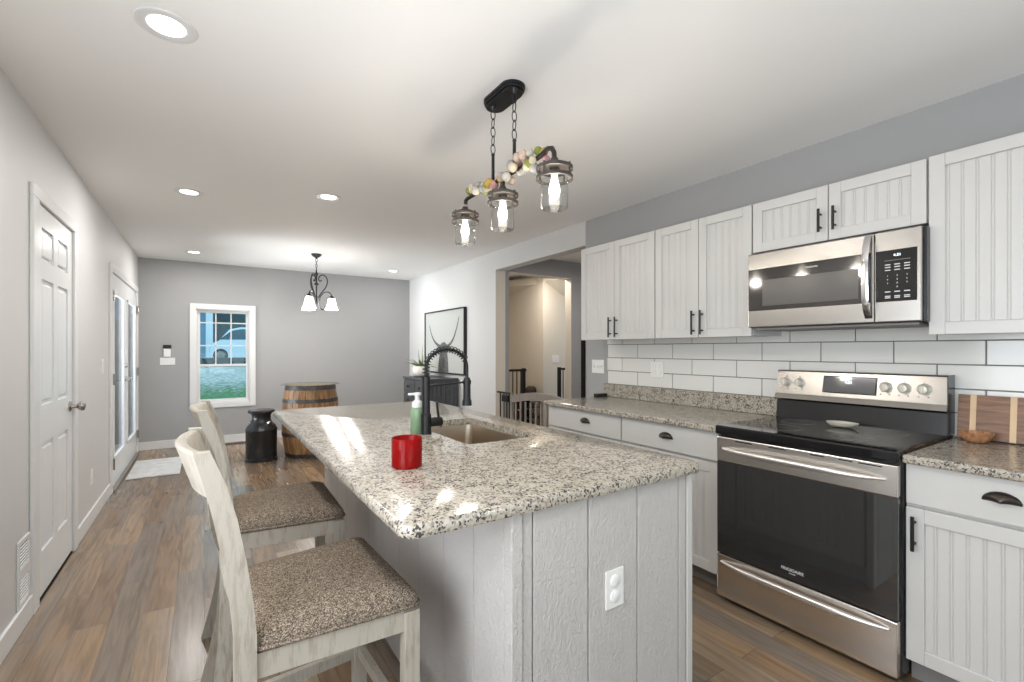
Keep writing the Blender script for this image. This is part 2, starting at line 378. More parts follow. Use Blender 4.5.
# cream stairwell behind the hall
SY = 6.75
wallpiece('wall_stair_back', wall_cream, [(XR+T, HX, SY, SY+.1, 0, H)])
wallpiece('wall_stair_left', wall_cream, [(XR+T, XR+T+.06, O1+.12, SY, 0, H)])
wallpiece('wall_stair_right', wall_cream, [(4.26, HX, 5.6, SY, 0, H)])
b = MB()
b.rings([[(4.26, 5.6, 2.33), (4.75, 5.6, 2.07), (4.75, 4.92, 2.33)], [(4.26, 5.6, 2.36), (4.75, 5.6, 2.36), (4.75, 4.92, 2.36)]], smooth=False)
b.rings([[(3.93, SY-.01, 2.33), (4.27, 5.75, 2.29), (4.60, SY-.01, 2.02)], [(3.93, SY-.01, 2.40), (4.27, 5.75, 2.40), (4.60, SY-.01, 2.40)]], smooth=False)
struct(b.out('ceiling_stair_soffit', wall_cream))
b = MB(); b.box(3.109, 4.107, O1-.001, O1+.12, OT-.006, OT-.001); b.box(4.101, 4.1065, O1-.001, O1+.12, 0, OT-.002)
struct(b.out('trim_stair_opening', wall_cream))
# jamb lining of the big opening
b = MB(); b.box(XR-.001, XR+T+.001, O1-.012, O1-.002, 0, OT-.001); struct(b.out('trim_opening_jamb', wall_cream))
# narrow black edge at the near side of the opening
b = MB(); b.box(XR-.012, XR+.03, O0+.001, O0+.05, 0, 1.62, .002); struct(b.out('trim_black_door_edge', slot_dark))

# baseboards
def baseb(name, *a):
    b = MB()
    for (x0, x1, y0, y1) in a: b.box(x0, x1, y0, y1, 0, .105, .004)
    struct(b.out(name, white_trim))
baseb('baseboard_left', (XL, XL+.014, YB, D0-.09), (XL, XL+.014, D1+.09, F0-.09), (XL, XL+.014, F1+.09, YF))
baseb('baseboard_far', (XL+.014, XR, YF-.014, YF))
baseb('baseboard_right', (XR-.014, XR, O1, YF-.014))
b = MB()
for (y, sgn) in ((D0, -1), (D1, 1)):
    a0, a1 = sorted((y, y+sgn*.09)); b.box(XL, XL+.018, a0, a1, 0, DT, .004)
b.box(XL, XL+.018, D0-.09, D1+.09, DT, DT+.065, .004); b.box(XL-.1, XL-.04, D0, D0+.012, 0, DT); b.box(XL-.1, XL-.04, D1-.012, D1, 0, DT); b.box(XL-.1, XL-.04, D0, D1, DT-.012, DT)
struct(b.out('trim_door_casing', white_trim))
b = MB()
for (y, sgn) in ((F0, -1), (F1, 1)):
    a0, a1 = sorted((y, y+sgn*.085)); b.box(XL, XL+.018, a0, a1, 0, FT, .004)
b.box(XL, XL+.018, F0-.085, F1+.085, FT, FT+.07, .004)
struct(b.out('trim_french_casing', white_trim))
b = MB(); b.box(XL-.122, XL-.045, F1-.012, F1-.0005, 0, FT-.001); b.box(XL-.122, XL-.045, F0+.0005, F0+.012, 0, FT-.001); struct(b.out('trim_dimming_lining', mat('dimming_grey_lining', (.10, .105, .11), .6)))  # dark lining added to keep the daylit outer reveals from glaring
b = MB(); b.box(XL-.06, XL+.03, F0, F1, 0, .022, .004); struct(b.out('trim_threshold', caulk))
b = MB(); b.box(XL-.05, XL+.008, D0+.012, D1-.012, 0, .012, .003); struct(b.out('trim_door_threshold', slot_dark))

# ------------------------------------------------------------------ six panel door
dr = sempty('door_1', (XL, D0, 0)); dr['label'] = 'white six panel door with brass-toned knob in left wall'
y0, y1, z0, z1 = D0+.003, D1-.003, .014, DT-.004; xf = XL+.002
b = MB(); b.box(xf-.035, xf-.012, y0, y1, z0, z1)
ym = (y0+y1)/2; st = .105; rows = [(.24, .80), (1.00, 1.66), (1.76, 1.93)]
b.box(xf-.012, xf, y0, y0+st, z0, z1); b.box(xf-.012, xf, y1-st, y1, z0, z1); b.box(xf-.012, xf, ym-.045, ym+.045, z0, z1)
zz = [z0]+[q for r_ in rows for q in r_]+[z1]
for i in range(0, len(zz), 2):
    b.box(xf-.012, xf, y0+st, ym-.045, zz[i], zz[i+1]); b.box(xf-.012, xf, ym+.045, y1-st, zz[i], zz[i+1])
for (a, c_) in rows:
    for (u0, u1) in ((y0+st, ym-.045), (ym+.045, y1-st)):
        b.box(xf-.013, xf-.002, u0+.022, u1-.022, a+.022, c_-.022, .008)
b.out('door_leaf', door_white, dr)
for z in (.358, 1.10, 1.847):
    b = MB(); b.box(xf, xf+.004, y0-.002, y0+.02, z-.05, z+.05, .001); b.tube([(xf+.008, y0-.002, z-.05), (xf+.008, y0-.002, z+.05)], .006); b.out('hinge', nickel, dr)
b = MB(); b.lathe([(.0, 0), (.032, 0), (.032, .006), (.014, .012), (.012, .035), (.024, .045), (.03, .058), (.026, .072), (0, .078)], (xf, y1-.065, .935), 24, axis='X'); b.out('door_knob', nickel, dr)

# ------------------------------------------------------------------ french doors
for i, (a, c_) in enumerate(((F0+.01, (F0+F1)/2-.003), ((F0+F1)/2+.003, F1-.01))):
    d = sempty('door_%d' % (i+2), (XL, a, 0)); xf = XL+.002; z0, z1 = .024, FT-.004
    b = MB(); s_ = .11
    b.box(xf-.04, xf, a, a+s_, z0, z1, .003); b.box(xf-.04, xf, c_-s_, c_, z0, z1, .003)
    b.box(xf-.04, xf, a+s_, c_-s_, z0, .27); b.box(xf-.04, xf, a+s_, c_-s_, 1.83, z1)
    for (q0, q1, r0, r1) in ((a+s_, a+s_+.022, .27, 1.83), (c_-s_-.022, c_-s_, .27, 1.83), (a+s_, c_-s_, .27, .292), (a+s_, c_-s_, 1.808, 1.83)): b.box(xf-.005, xf+.01, q0, q1, r0, r1, .003)
    b.out('door_leaf', door_white, d)
    b = MB(); b.box(xf-.008, xf-.004, a+s_, c_-s_, .27, 1.83); b.out('pane', door_glass, d)
    b = MB()
    for k in range(0): z = .275+k*.0257; b.box(xf-.042, xf-.041, a+s_+.006, c_-s_-.006, z, z+.020, rot=(1.25, 'Y'))
    b.bm.free()
    hy = (c_-.05) if i == 0 else (a+.05)
    b = MB(); b.lathe([(0, 0), (.028, 0), (.026, .008), (.011, .012), (.011, .045), (0, .046)], (xf, hy, .98), 20, axis='X')
    b.tube([(xf+.042, hy, .98), (xf+.045, hy+(-.10 if i == 0 else .10), .978)], .009); b.lathe([(0, 0), (.024, 0), (.022, .012), (0, .014)], (xf, hy, 1.12), 20, axis='X'); b.out('door_handle', chrome, d)
    for z in (.25, 1.02, 1.78):
        yy = a if i == 0 else c_
        b = MB(); b.box(xf, xf+.004, yy-.012, yy+.012, z-.05, z+.05); b.tube([(xf+.022, yy, z-.05), (xf+.022, yy, z+.05)], .007); b.out('hinge', nickel, d)

# ------------------------------------------------------------------ window on the far wall
wn = sempty('window_1', (.22, YF, WZ0))
b = MB(); ca = .072
b.box(W0-ca, W0, YF-.02, YF, WZ0-ca, WZ1+ca, .004); b.box(W1, W1+ca, YF-.02, YF, WZ0-ca, WZ1+ca, .004)
b.box(W0, W1, YF-.02, YF, WZ1, WZ1+ca, .004); b.box(W0, W1, YF-.02, YF, WZ0-ca, WZ0, .004)
b.box(W0, W0+.012, YF, YF+.11, WZ0, WZ1); b.box(W1-.012, W1, YF, YF+.11, WZ0, WZ1); b.box(W0, W1, YF, YF+.11, WZ1-.012, WZ1); b.box(W0, W1, YF, YF+.11, WZ0, WZ0+.012)
b.out('window_frame', white_trim, wn)
zr = 1.07
def sash(name, a0, a1, c0, c1, y):
    b = MB(); s_ = .032
    b.box(a0, a0+s_, y, y+.03, c0, c1, .003); b.box(a1-s_, a1, y, y+.03, c0, c1, .003); b.box(a0+s_, a1-s_, y, y+.03, c0, c0+s_, .003); b.box(a0+s_, a1-s_, y, y+.03, c1-s_, c1, .003)
    o = b.out(name, white_trim, wn)
    b = MB(); b.box(a0+s_, a1-s_, y+.012, y+.016, c0+s_, c1-s_); b.out('pane', pane_glass, o); return o
sash('lower_sash', W0+.012, W1-.012, WZ0+.012, zr+.02, YF+.03)
up = sash('upper_sash', W0+.012, W1-.012, zr-.02, WZ1-.012, YF+.065)
b = MB(); wd = (W1-W0-.088)/3
for k in (1, 2): b.box(W0+.044+wd*k-.007, W0+.044+wd*k+.007, YF+.066, YF+.082, zr, WZ1-.02)
for z in (1.345, 1.66): b.box(W0+.04, W1-.04, YF+.066, YF+.082, z-.007, z+.007)
b.out('muntin', white_trim, up)

# ------------------------------------------------------------------ outdoors beyond the far window
grass = None
def lawn():
    m, t, p = nt('frosted_grass'); N = t.nodes; L = t.links; tc = N.new('ShaderNodeTexCoord')
    n = N.new('ShaderNodeTexNoise'); n.inputs['Scale'].default_value = 8; n.inputs['Detail'].default_value = 10; n.inputs['Roughness'].default_value = .75; L.new(tc.outputs['Object'], n.inputs[0])
    # the strip near the house has thawed: frost thickens with distance from the wall
    sx = N.new('ShaderNodeSeparateXYZ'); L.new(tc.outputs['Object'], sx.inputs[0])
    mr = N.new('ShaderNodeMapRange'); mr.inputs[1].default_value = 13.4; mr.inputs[2].default_value = 16.5; mr.inputs[3].default_value = -.17; mr.inputs[4].default_value = .05; L.new(sx.outputs[1], mr.inputs[0])
    ad = N.new('ShaderNodeMath'); ad.operation = 'ADD'; L.new(n.outputs[0], ad.inputs[0]); L.new(mr.outputs[0], ad.inputs[1])
    r = ramp(N, [(.36, (.07, .19, .06)), (.47, (.26, .30, .26)), (.58, (.56, .56, .56))]); L.new(ad.outputs[0], r.inputs[0])
    L.new(r.outputs[0], p.inputs['Base Color']); p.inputs['Roughness'].default_value = .9; return m
b = MB(); b.prism([(YF+.13, -.4), (9, -.35), (16, .35), (21.5, .74), (21.5, -1), (YF+.13, -1)], 'X', -14, 16); struct(b.out('ground_lawn', lawn()))
b = MB(); b.prism([(21.5, .74), (60, .80), (60, -1), (21.5, -1)], 'X', -30, 30); struct(b.out('ground_driveway', mat('grey_asphalt', (.12, .17, .21), .8, bump=.3, bscale=20)))
b = MB(); b.box(-14, XL-.13, -4, YF+.12, -.4, -.05); struct(b.out('ground_patio', mat('pale_concrete', (.30, .31, .32), .8)))
# white estate car parked side-on
car = thing('car', 'white estate car parked side-on on the drive outside the far window', 'car', (2.15, 23.5, .76))
cw = mat('white_car_paint', (.80, .88, .95), .2, coat=.5); cg = mat('dark_car_glass', (.06, .12, .16), .08)
prof = [(1.06, .95), (1.03, 1.30), (1.10, 1.55), (1.35, 1.66), (1.75, 2.16), (2.15, 2.26), (3.9, 2.25), (4.75, 2.12), (5.25, 1.72), (5.38, 1.2), (5.3, .98), (.75, .92)]
prof = [(x-.85, z) for x, z in prof]
b = MB(); b.prism(prof, 'Y', 23.5, 25.2); b.out('body', cw, car)
b = MB(); b.prism([(x-.85, z) for x, z in [(1.38, 1.72), (1.82, 2.10), (2.18, 2.18), (3.85, 2.17), (4.6, 2.05), (5.0, 1.74)]], 'Y', 23.49, 25.21); b.out('side_window', cg, car)
for x in (1.42-.85, 4.45-.85):
    b = MB(); b.lathe([(0, 0), (.20, 0), (.275, .02), (.285, .2), (0, .2)], (x, 23.47, 1.045), 28, axis='Y'); wl = b.out('wheel', rubber, car)
    b = MB(); b.lathe([(0, -.01), (.15, -.01), (.17, .01), (0, .02)], (x, 23.46, 1.045), 20, axis='Y'); b.out('hub_cap', nickel, wl)
hs = thing('house', 'blue-grey house with white column and dark garage behind the white car', 'house', (2, 33, .76))
b = MB(); b.box(-16, .1, 31, 38, .5, 6.5); b.out('siding_wall', mat('blue_siding', (.22, .40, .55), .7), hs)
b = MB(); b.box(.1, 16, 33, 38, .5, 6.5); b.out('garage_front', mat('slate_cladding', (.10, .16, .17), .7), hs)
b = MB(); b.box(.05, .38, 30.2, 30.6, .7, 6); b.out('column', cw, hs)
b = MB(); b.box(-16, 16, 29.8, 38.5, 6.0, 6.6); b.out('roof', mat('dark_shingle', (.1, .12, .14), .8), hs)
b = MB()  # dark boards added outdoors to tone down the bright french door glass
for k in range(30): b.box(-6.5+k*.19, -6.5+k*.19+.18, 9.6, 9.63, -.3, 1.75)
b.box(-6.5, -.8, 9.63, 9.67, .1, .2); b.box(-6.5, -.8, 9.63, 9.67, 1.4, 1.5); tag(b.out('backdrop', mat('darkening_grey_boards', (.10, .115, .13), .8)), 'added grey board fence seen through french door glass', 'backdrop')
b = MB(); b.box(-8, 14, 20.7, 20.95, .5, .98, .03); tag(b.out('landscape_timber', mat('dark_timber', (.03, .05, .06), .7)), 'long dark timber edging between frosted lawn and parked car', 'edging')

# ------------------------------------------------------------------ wall plates
def plate_left(y, z, n, name, label, cat):  # on left wall
    t = thing(name, label, cat, (XL, y, z)); b = MB(); b.box(XL, XL+.006, y-.035*n, y+.035*n, z-.058, z+.058, .002); b.out('cover_plate', plastic_white, t)
    for k in (-1, 1):
        b = MB(); b.box(XL+.006, XL+.009, y-.012, y+.012, z+k*.025-.016, z+k*.025+.016, .002); b.out('socket', plate_almond, t)
plate_left(4.64, .34, 1, 'wall_outlet', 'white outlet low on left wall between panel door and french doors', 'outlet')
t = thing('light_switch', 'single white light switch on left wall beside french doors', 'light switch', (XL, 5.09, 1.155))
b = MB(); b.box(XL, XL+.006, 5.09-.035, 5.09+.035, 1.097, 1.213, .002); b.out('cover_plate', plastic_white, t)
b = MB(); b.box(XL+.006, XL+.012, 5.078, 5.102, 1.125, 1.185, .002); b.out('rocker', plate_almond, t)
t = thing('air_vent', 'tall white louvred air vent low on left wall beside panel door', 'vent', (XL, 3.06, .09))
b = MB(); v0, v1 = 2.985, 3.155
b.box(XL, XL+.008, v0, v0+.022, .107, .415, .002); b.box(XL, XL+.008, v1-.022, v1, .107, .415, .002)
for (a, c_) in ((.107, .13), (.235, .285), (.392, .415)): b.box(XL, XL+.008, v0+.022, v1-.022, a, c_, .002)
b.out('grille_frame', white_trim, t)
b = MB(); b.box(XL, XL+.001, v0+.02, v1-.02, .12, .40); b.out('backing', slot_dark, t)
for k in range(7): b = MB(); z = .135+k*.0145; b.box(XL+.001, XL+.007, v0+.022, v1-.022, z, z+.0045, rot=(.5, 'Y')); b.out('slat', white_trim, t)
for k in range(7): b = MB(); z = .290+k*.0145; b.box(XL+.001, XL+.007, v0+.022, v1-.022, z, z+.0045, rot=(.5, 'Y')); b.out('slat', white_trim, t)
# far wall: thermostat and triple switch
t = thing('thermostat', 'small white thermostat with black screen above switch plate on far wall', 'thermostat', (-.41, YF, 1.2))
b = MB(); b.box(-.447, -.373, YF-.022, YF, 1.195, 1.30, .006); b.out('housing', plastic_white, t)
b = MB(); b.box(-.452, -.366, YF-.024, YF, 1.308, 1.352, .004); b.out('screen', black_glass, t)
t = thing('light_switch', 'white triple switch plate on far grey wall under thermostat', 'light switch', (-.405, YF, 1.145))
b = MB(); b.box(-.485, -.325, YF-.006, YF, 1.09, 1.185, .002); b.out('cover_plate', plastic_white, t)
for k in (-1, 0, 1): b = MB(); b.box(-.405+k*.046-.007, -.405+k*.046+.007, YF-.014, YF-.006, 1.125, 1.15, .002); b.out('toggle', plate_almond, t)
# triple switch on grey kitchen wall strip
t = thing('light_switch', 'white triple switch plate on grey wall strip left of tiles', 'light switch', (XR, 3.025, 1.14))
b = MB(); b.box(XR-.006, XR, 2.95, 3.10, 1.083, 1.20, .002); b.out('cover_plate', plastic_white, t)
for k in (-1, 0, 1): b = MB(); b.box(XR-.014, XR-.006, 3.025+k*.046-.006, 3.025+k*.046+.006, 1.13, 1.155, .002); b.out('toggle', plate_almond, t)
# switch inside the cream stairwell
t = thing('light_switch', 'cream switch plate on stairwell wall seen through the opening', 'light switch', (4.5, 5.6, 1.15))
b = MB(); b.box(4.42, 4.56, 5.594, 5.6, 1.09, 1.205, .002); b.out('cover_plate', plate_almond, t)
for k in (-1, 1): b = MB(); b.box(4.49+k*.03-.007, 4.49+k*.03+.007, 5.586, 5.594, 1.13, 1.16, .002); b.out('toggle', plate_almond, t)

# ------------------------------------------------------------------ backsplash tiles
b = MB(); b.box(XR-.004, XR-.0005, -.62, 2.906, .89, 1.43); bs = struct(b.out('wall_tile_backsplash', grout_m))
b = MB(); PT, RH, G = .333, .1115, .005
zrow = .999-RH; k = 0
for zrow, off in [(.999-RH, .0), (.999, 0), (.999+RH, .5), (.999+2*RH, 0), (.999+3*RH, .5)]:
    off = {0: 0}.get(off, off)
    y = 1.568+off*PT-PT*8
    while y < 2.906:
        a, c_ = max(y+G/2, -.62), min(y+PT-G/2, 2.904); zt = min(zrow+RH-G/2, 1.43)
        if c_-a > .01: b.box(XR-.011, XR-.004, a, c_, zrow+G/2, zt, .0018, 1)
        y += PT
b.out('tiles', tile_m, bs)
t = thing('wall_outlet', 'white double outlet plate on tiled backsplash left of range', 'outlet', (XR-.011, 2.37, 1.14))
b = MB(); b.box(XR-.017, XR-.011, 2.31, 2.43, 1.08, 1.197, .002); b.out('cover_plate', plastic_white, t)
for y in (2.342, 2.398):
    for z in (1.115, 1.162): b = MB(); b.box(XR-.020, XR-.017, y-.013, y+.013, z-.016, z+.016, .003); b.out('socket', plate_almond, t)

# ------------------------------------------------------------------ cabinet helpers
def bead_door(b, xf, y0, y1, z0, z1, rail=.055, dirx=-1, horiz=False):
    """beadboard door, front plane at xf, facing dirx"""
    D = lambda a: sorted((xf, xf-dirx*a))
    q = D(.020); e = (q[0], q[1])
    def fx(a, c_):
        p = sorted((xf-dirx*a, xf-dirx*c_)); return p[0], p[1]
    o = fx(0, .020)
    b.box(*o, y0, y0+rail, z0, z1, .002, 1); b.box(*o, y1-rail, y1, z0, z1, .002, 1)
    b.box(*o, y0+rail, y1-rail, z0, z0+rail, .002, 1); b.box(*o, y0+rail, y1-rail, z1-rail, z1, .002, 1)
    b.box(*fx(.0105, .019), y0+rail, y1-rail, z0+rail, z1-rail)
    y = y0+rail; P = .044
    while y < y1-rail-.004:
        e0, e1 = y, min(y+.0345, y1-rail)
        if e1-e0 > .004: b.box(*fx(.008, .0125), e0, e1, z0+rail, z1-rail, .0018, 1)
        e0, e1 = y+.0357, min(y+.0428, y1-rail)
        if e1-e0 > .004: b.box(*fx(.008, .0125), e0, e1, z0+rail, z1-rail, .002, 1)
        y += P
def bar_pull(parent, x, y, z0, z1, dirx=-1):
    b = MB(); xx = x+dirx*.030
    b.tube([(xx, y, z0), (xx, y, z1)], .0062, 12)
    for z in (z0+.025, z1-.025): b.tube([(x, y, z), (xx, y, z)], .005, 10)
    return b.out('handle', black_metal, parent)
def cup_pull(parent, x, y, z, dirx=-1, wdt=.096):
    b = MB(); rr = []; n = 14
    for i in range(9):   # quarter dome, open underneath
        a = PI/2*i/8
        ring = []
        for k in range(n+1):
            ph = PI*k/n
            yy = y+math.cos(ph)*wdt/2*math.cos(a)**.6 if a < PI/2-1e-6 else y
            ring.append((x+dirx*(.003+.026*math.sin(a)*math.sin(ph)**.5 if 0 < k < n else .003), yy, z-.014+.034*math.sin(ph)*math.cos(a)))
        rr.append(ring)
    t = bmesh.new(); V = [[t.verts.new(p) for p in r] for r in rr]
    for i in range(8):
        for k in range(n):
            try: t.faces.new((V[i][k], V[i][k+1], V[i+1][k+1], V[i+1][k]))
            except ValueError: pass
    bmesh.ops.remove_doubles(t, verts=t.verts, dist=.0003)
    bmesh.ops.solidify(t, geom=t.faces[:], thickness=.0015); bmesh.ops.recalc_face_normals(t, faces=t.faces)
    b._merge(t, True); p = sorted((x, x+dirx*.003)); b.box(p[0], p[1], y-wdt/2, y+wdt/2, z-.016, z-.008)
    return b.out('cup_pull', dark_bronze, parent)

XU = 2.571; UB, UT = 1.367, 2.109
def upper(y0, y1, z0, z1, seams, handles, label, rail=.052):
    t = thing('wall_cabinet', label, 'cabinet', (XU+.17, (y0+y1)/2, z0))
    b = MB(); b.box(XU+.0205, XR-.012, y0, y1, z0+.006, z1); b.out('body', cab_white, t)
    ys = [y0]+seams+[y1]
    for i in range(len(ys)-1):
        b = MB(); bead_door(b, XU, ys[i]+.002, ys[i+1]-.002, z0, z1-.002, rail)
        d = b.out('door', cab_white, t)
        hy = handles[i]
        if hy is not None: bar_pull(d, XU, hy[0], hy[1], hy[2])
    return t
upper(2.126, 2.873, UB, UT, [2.504], [(2.472, 1.385, 1.535), (2.536, 1.385, 1.535)], 'white double-door upper cabinet, farthest left beside the opening')
upper(1.447, 2.122, UB, UT, [1.787], [(1.757, 1.385, 1.535), (1.817, 1.385, 1.535)], 'white double-door upper cabinet directly left of the microwave')
upper(.685, 1.443, 1.832, UT, [1.062], [(1.030, 1.875, 1.99), (1.094, 1.875, 1.99)], 'short white double-door cabinet above the microwave')
upper(.13, .681, 1.355, UT+.004, [], [(.16, 1.38, 1.53)], 'wide single-door white upper cabinet right of the microwave')
upper(-.42, .126, 1.355, UT+.004, [], [(.09, 1.38, 1.53)], 'outermost right white upper cabinet past the wide one')

XB = 2.26; ZC = .89
def base_cab(y0, y1, doors, pulls, label, dh):
    t = thing('base_cabinet', label, 'cabinet', (XB+.3, (y0+y1)/2, 0))
    b = MB(); b.box(XB+.0205, XR-.012, y0, y1, .095, ZC-.0335); b.box(XB+.075, XR-.012, y0, y1, 0, .095); b.out('body', cab_white, t)
    b = MB(); b.box(XB+.072, XB+.075, y0, y1, 0, .095); b.out('kick_board', caulk, t)
    b = MB(); b.box(XB, XB+.02, y0+.003, y1-.003, .700, ZC-.036, .004); d = b.out('drawer', cab_white, t)
    for p in pulls: cup_pull(d, XB, p, .787)
    ys = [y0]+doors+[y1]
    for i in range(len(ys)-1):
        b = MB(); bead_door(b, XB, ys[i]+.003, ys[i+1]-.003, .10, .688, .055); d = b.out('door', cab_white, t)
        if dh[i] is not None: bar_pull(d, XB, dh[i], .53, .66)
base_cab(2.141, 2.905, [2.523], [2.48], 'white base cabinet at the left end of the counter run', [2.49, 2.555])
base_cab(1.447, 2.137, [], [1.785], 'white base cabinet between end cabinet and range', [None])
base_cab(.13, .668, [], [.405], 'white base cabinet with wide drawer right of the range', [.637])
base_cab(-.41, .126, [], [-.14], 'outermost right white base cabinet beyond the wide-drawer one', [.09])

def counter(name, label, x0, x1, y0, y1, z1=ZC, th=.033, back=None):
    t = thing(name, label, 'countertop', ((x0+x1)/2, (y0+y1)/2, z1-th))
    b = MB(); b.box(x0, x1, y0, y1, z1-th, z1, .009, 3); b.out('slab', granite_m, t)
    if back: b = MB(); b.box(*back, .003, 1); b.out('upstand', granite_m, t)
counter('granite_countertop', 'speckled granite counter left of the range', 2.228, XR-.012, 1.440, 2.925, back=(XR-.036, XR-.012, 1.44, 2.925, ZC+.0005, 1.0))
counter('granite_countertop', 'speckled granite counter right of the range under cutting board', 2.228, XR-.012, -.42, .669)
b = MB(); b.box(2.74, 2.86, 2.86, 2.905, ZC+.001, ZC+.03, .006); b2 = b.out('small_box', black_enamel); tag(b2, 'small flat black box at left end of counter below switch plate', 'box')

# ------------------------------------------------------------------ range
RY0, RY1 = .672, 1.434; XF = 2.213
rg = thing('range', 'freestanding stainless electric range with black glass oven door', 'stove', (2.5, 1.053, 0))
b = MB(); b.box(XF+.035, 2.885, RY0, RY1, .02, .865, .003, 1)
for y in (RY0+.06, RY1-.06):
    for x in (XF+.09, 2.84): b.lathe([(.02, 0), (.02, .02)], (x, y, 0), 12)
b.out('body', black_enamel, rg)
b = MB(); b.box(XF-.008, 2.83, RY0-.002, RY1+.002, .857, .902, .008, 3); b.out('cooktop', black_glass, rg)
# burner rings
b = MB()
ring_m = mat('burner_print', (.16, .16, .16), .2)
for (x, y, r) in ((2.40, 1.23, .115), (2.40, .88, .095), (2.66, 1.24, .08), (2.66, .87, .10), (2.40, .88, .06)):
    b = MB(); b.lathe([(r-.0012, .9021), (r, .9026), (r+.0012, .9021)], (x, y, 0), 48, cap=False); b.out('burner_ring', ring_m, rg)
# oven door
b = MB(); b.box(XF, XF+.034, RY0+.004, RY1-.004, .722, .845, .004)
od = b.out('oven_door', steel_lit, rg)
b = MB(); b.box(XF+.002, XF+.034, RY0+.004, RY1-.004, .248, .7215, .003); b.out('door_glass', oven_glass, od)
for (a, c_) in ((1.33, 1.245), (1.165, 1.085), (.985, .93), (.875, .825), (.805, .725)): b = MB(); b.box(XF-.0008, XF+.001, c_, a, .8305, .8345); b.out('vent_slot', slot_dark, od)
def bow(y0, y1, z, x, depth, n=20):
    return [(x-depth*(1-(2*i/n-1)**4)-.004, y0+(y1-y0)*i/n, z) for i in range(n+1)]
b = MB(); pts = bow(RY1-.04, RY0+.04, .787, XF, .042); b.tube(pts, [.006+.0085*min(1, 4*min(i, 20-i)/20) for i in range(21)], 12, flat=(1, 1)); b.out('handle', handle_steel, od)
text('FRIGIDAIRE', .019, plastic_white, od, 'logo', (XF+.0018, 1.06, .292), ROT_K)
text('GALLERY', .007, plastic_white, od, 'logo', (XF+.0018, 1.06, .277), ROT_K)
b = MB(); b.box(XF, XF+.034, RY0+.004, RY1-.004, .028, .243, .005); dw = b.out('drawer', steel_lit, rg)
pts = [(x, y, .208-.004*0) for x, y, z in bow(RY1-.03, RY0+.03, .2, XF, .030)]
b = MB(); b.tube(pts, [.005+.0095*min(1, 4*min(i, 20-i)/20) for i in range(21)], 12); b.out('handle', handle_steel, dw)
# backguard
b = MB(); b.prism([(2.80, .902), (2.815, 1.0), (2.81, 1.004), (2.895, 1.004), (2.895, .902)], 'Y', RY0+.004, RY1-.004); b.out('backguard_base', black_enamel, rg)
b = MB(); b.prism([(2.800, 1.004), (2.792, 1.012), (2.806, 1.040), (2.834, 1.165), (2.842, 1.172), (2.895, 1.172), (2.895, 1.004)], 'Y', RY0+.003, RY1+.003)
bgd = b.out('backguard', steel_dimmed, rg)
b = MB(); b.box(2.80, 2.896, RY0-.001, RY0+.0028, .902, 1.1745); b.out('side_cap', black_enamel, bgd)
def bgx(z): return 2.806+(z-1.04)/(.125)*.028
tilt = math.atan2(.028, .125)
b = MB(); b.box(bgx(1.103)-.003, bgx(1.103)+.004, .945, 1.190, 1.058, 1.150, .002, rot=(tilt, 'Y')); dp = b.out('display_panel', black_glass, bgd)
b = MB(); b.box(bgx(1.103)-.0042, bgx(1.103)-.002, .950, 1.185, 1.063, 1.145, rot=(tilt, 'Y', (bgx(1.103), 1, 1.103))); b.out('display_glass', mat('smoky_display_glass', (.10, .10, .105), .08, spec=1), dp)
text('4:21', .020, display_m, dp, 'clock_digits', (bgx(1.12)-.0062, 1.068, 1.118), Matrix.Rotation(tilt, 4, 'Y') @ ROT_K)
mk = mat('grey_print', (.12, .12, .12), .5)
for y in (1.386, 1.310, .909, .836, .761):
    z = 1.105; x = bgx(z)
    b = MB(); b.lathe([(.0, 0), (.027, 0), (.027, -.004), (.022, -.008), (.020, -.024), (.017, -.028), (0, -.029)], (x, y, z), 28, axis='X')
    b.box(x-.036, x-.012, y-.0045, y+.0045, z-.020, z+.020, .003)
    b.out('knob', mat('pearly_metal_knob', (.70, .66, .58), .3, .3) if y == 1.386 else bpy.data.materials['pearly_metal_knob'], bgd)
b = MB()
for y in (1.386, 1.310, .909, .836, .761):
    for dy, dz in ((0, .033), (-.018, -.036), (.018, -.036)): b = MB(); b.box(bgx(1.105+dz)-.0008, bgx(1.105+dz)+.001, y+dy-.003, y+dy+.003, 1.105+dz-.002, 1.105+dz+.002); b.out('dial_mark', mk, bgd)

# spoon rest
b = MB(); t_ = bmesh.new(); rr = []
def shell(cx, cy, cz, ax, ay, h, th=.004, n=32, flute=0, nf=10):
    o, i_ = [], []
    rings = []
    lv = [(.45, 0), (.75, .25), (.95, .75), (1.0, 1.0)]
    for (s_, hh) in lv: rings.append([(cx+ax*s_*(1+flute*math.cos(nf*2*PI*k/n))*math.cos(2*PI*k/n), cy+ay*s_*(1+flute*math.cos(nf*2*PI*k/n))*math.sin(2*PI*k/n), cz+h*hh) for k in range(n)])
    for (s_, hh) in lv[::-1]:
        s2 = s_-.06; rings.append([(cx+ax*s2*(1+flute*math.cos(nf*2*PI*k/n))*math.cos(2*PI*k/n), cy+ay*s2*(1+flute*math.cos(nf*2*PI*k/n))*math.sin(2*PI*k/n), cz+max(h*hh, 0)+(.004 if hh < 1 else 0)) for k in range(n)])
    return rings
b.rings(shell(2.67, 1.04, .9028, .05, .07, .024)); tag(b.out('spoon_rest', mat('cream_ceramic', (.62, .58, .48), .3)), 'cream ceramic spoon rest at the back of the black cooktop', 'spoon rest')

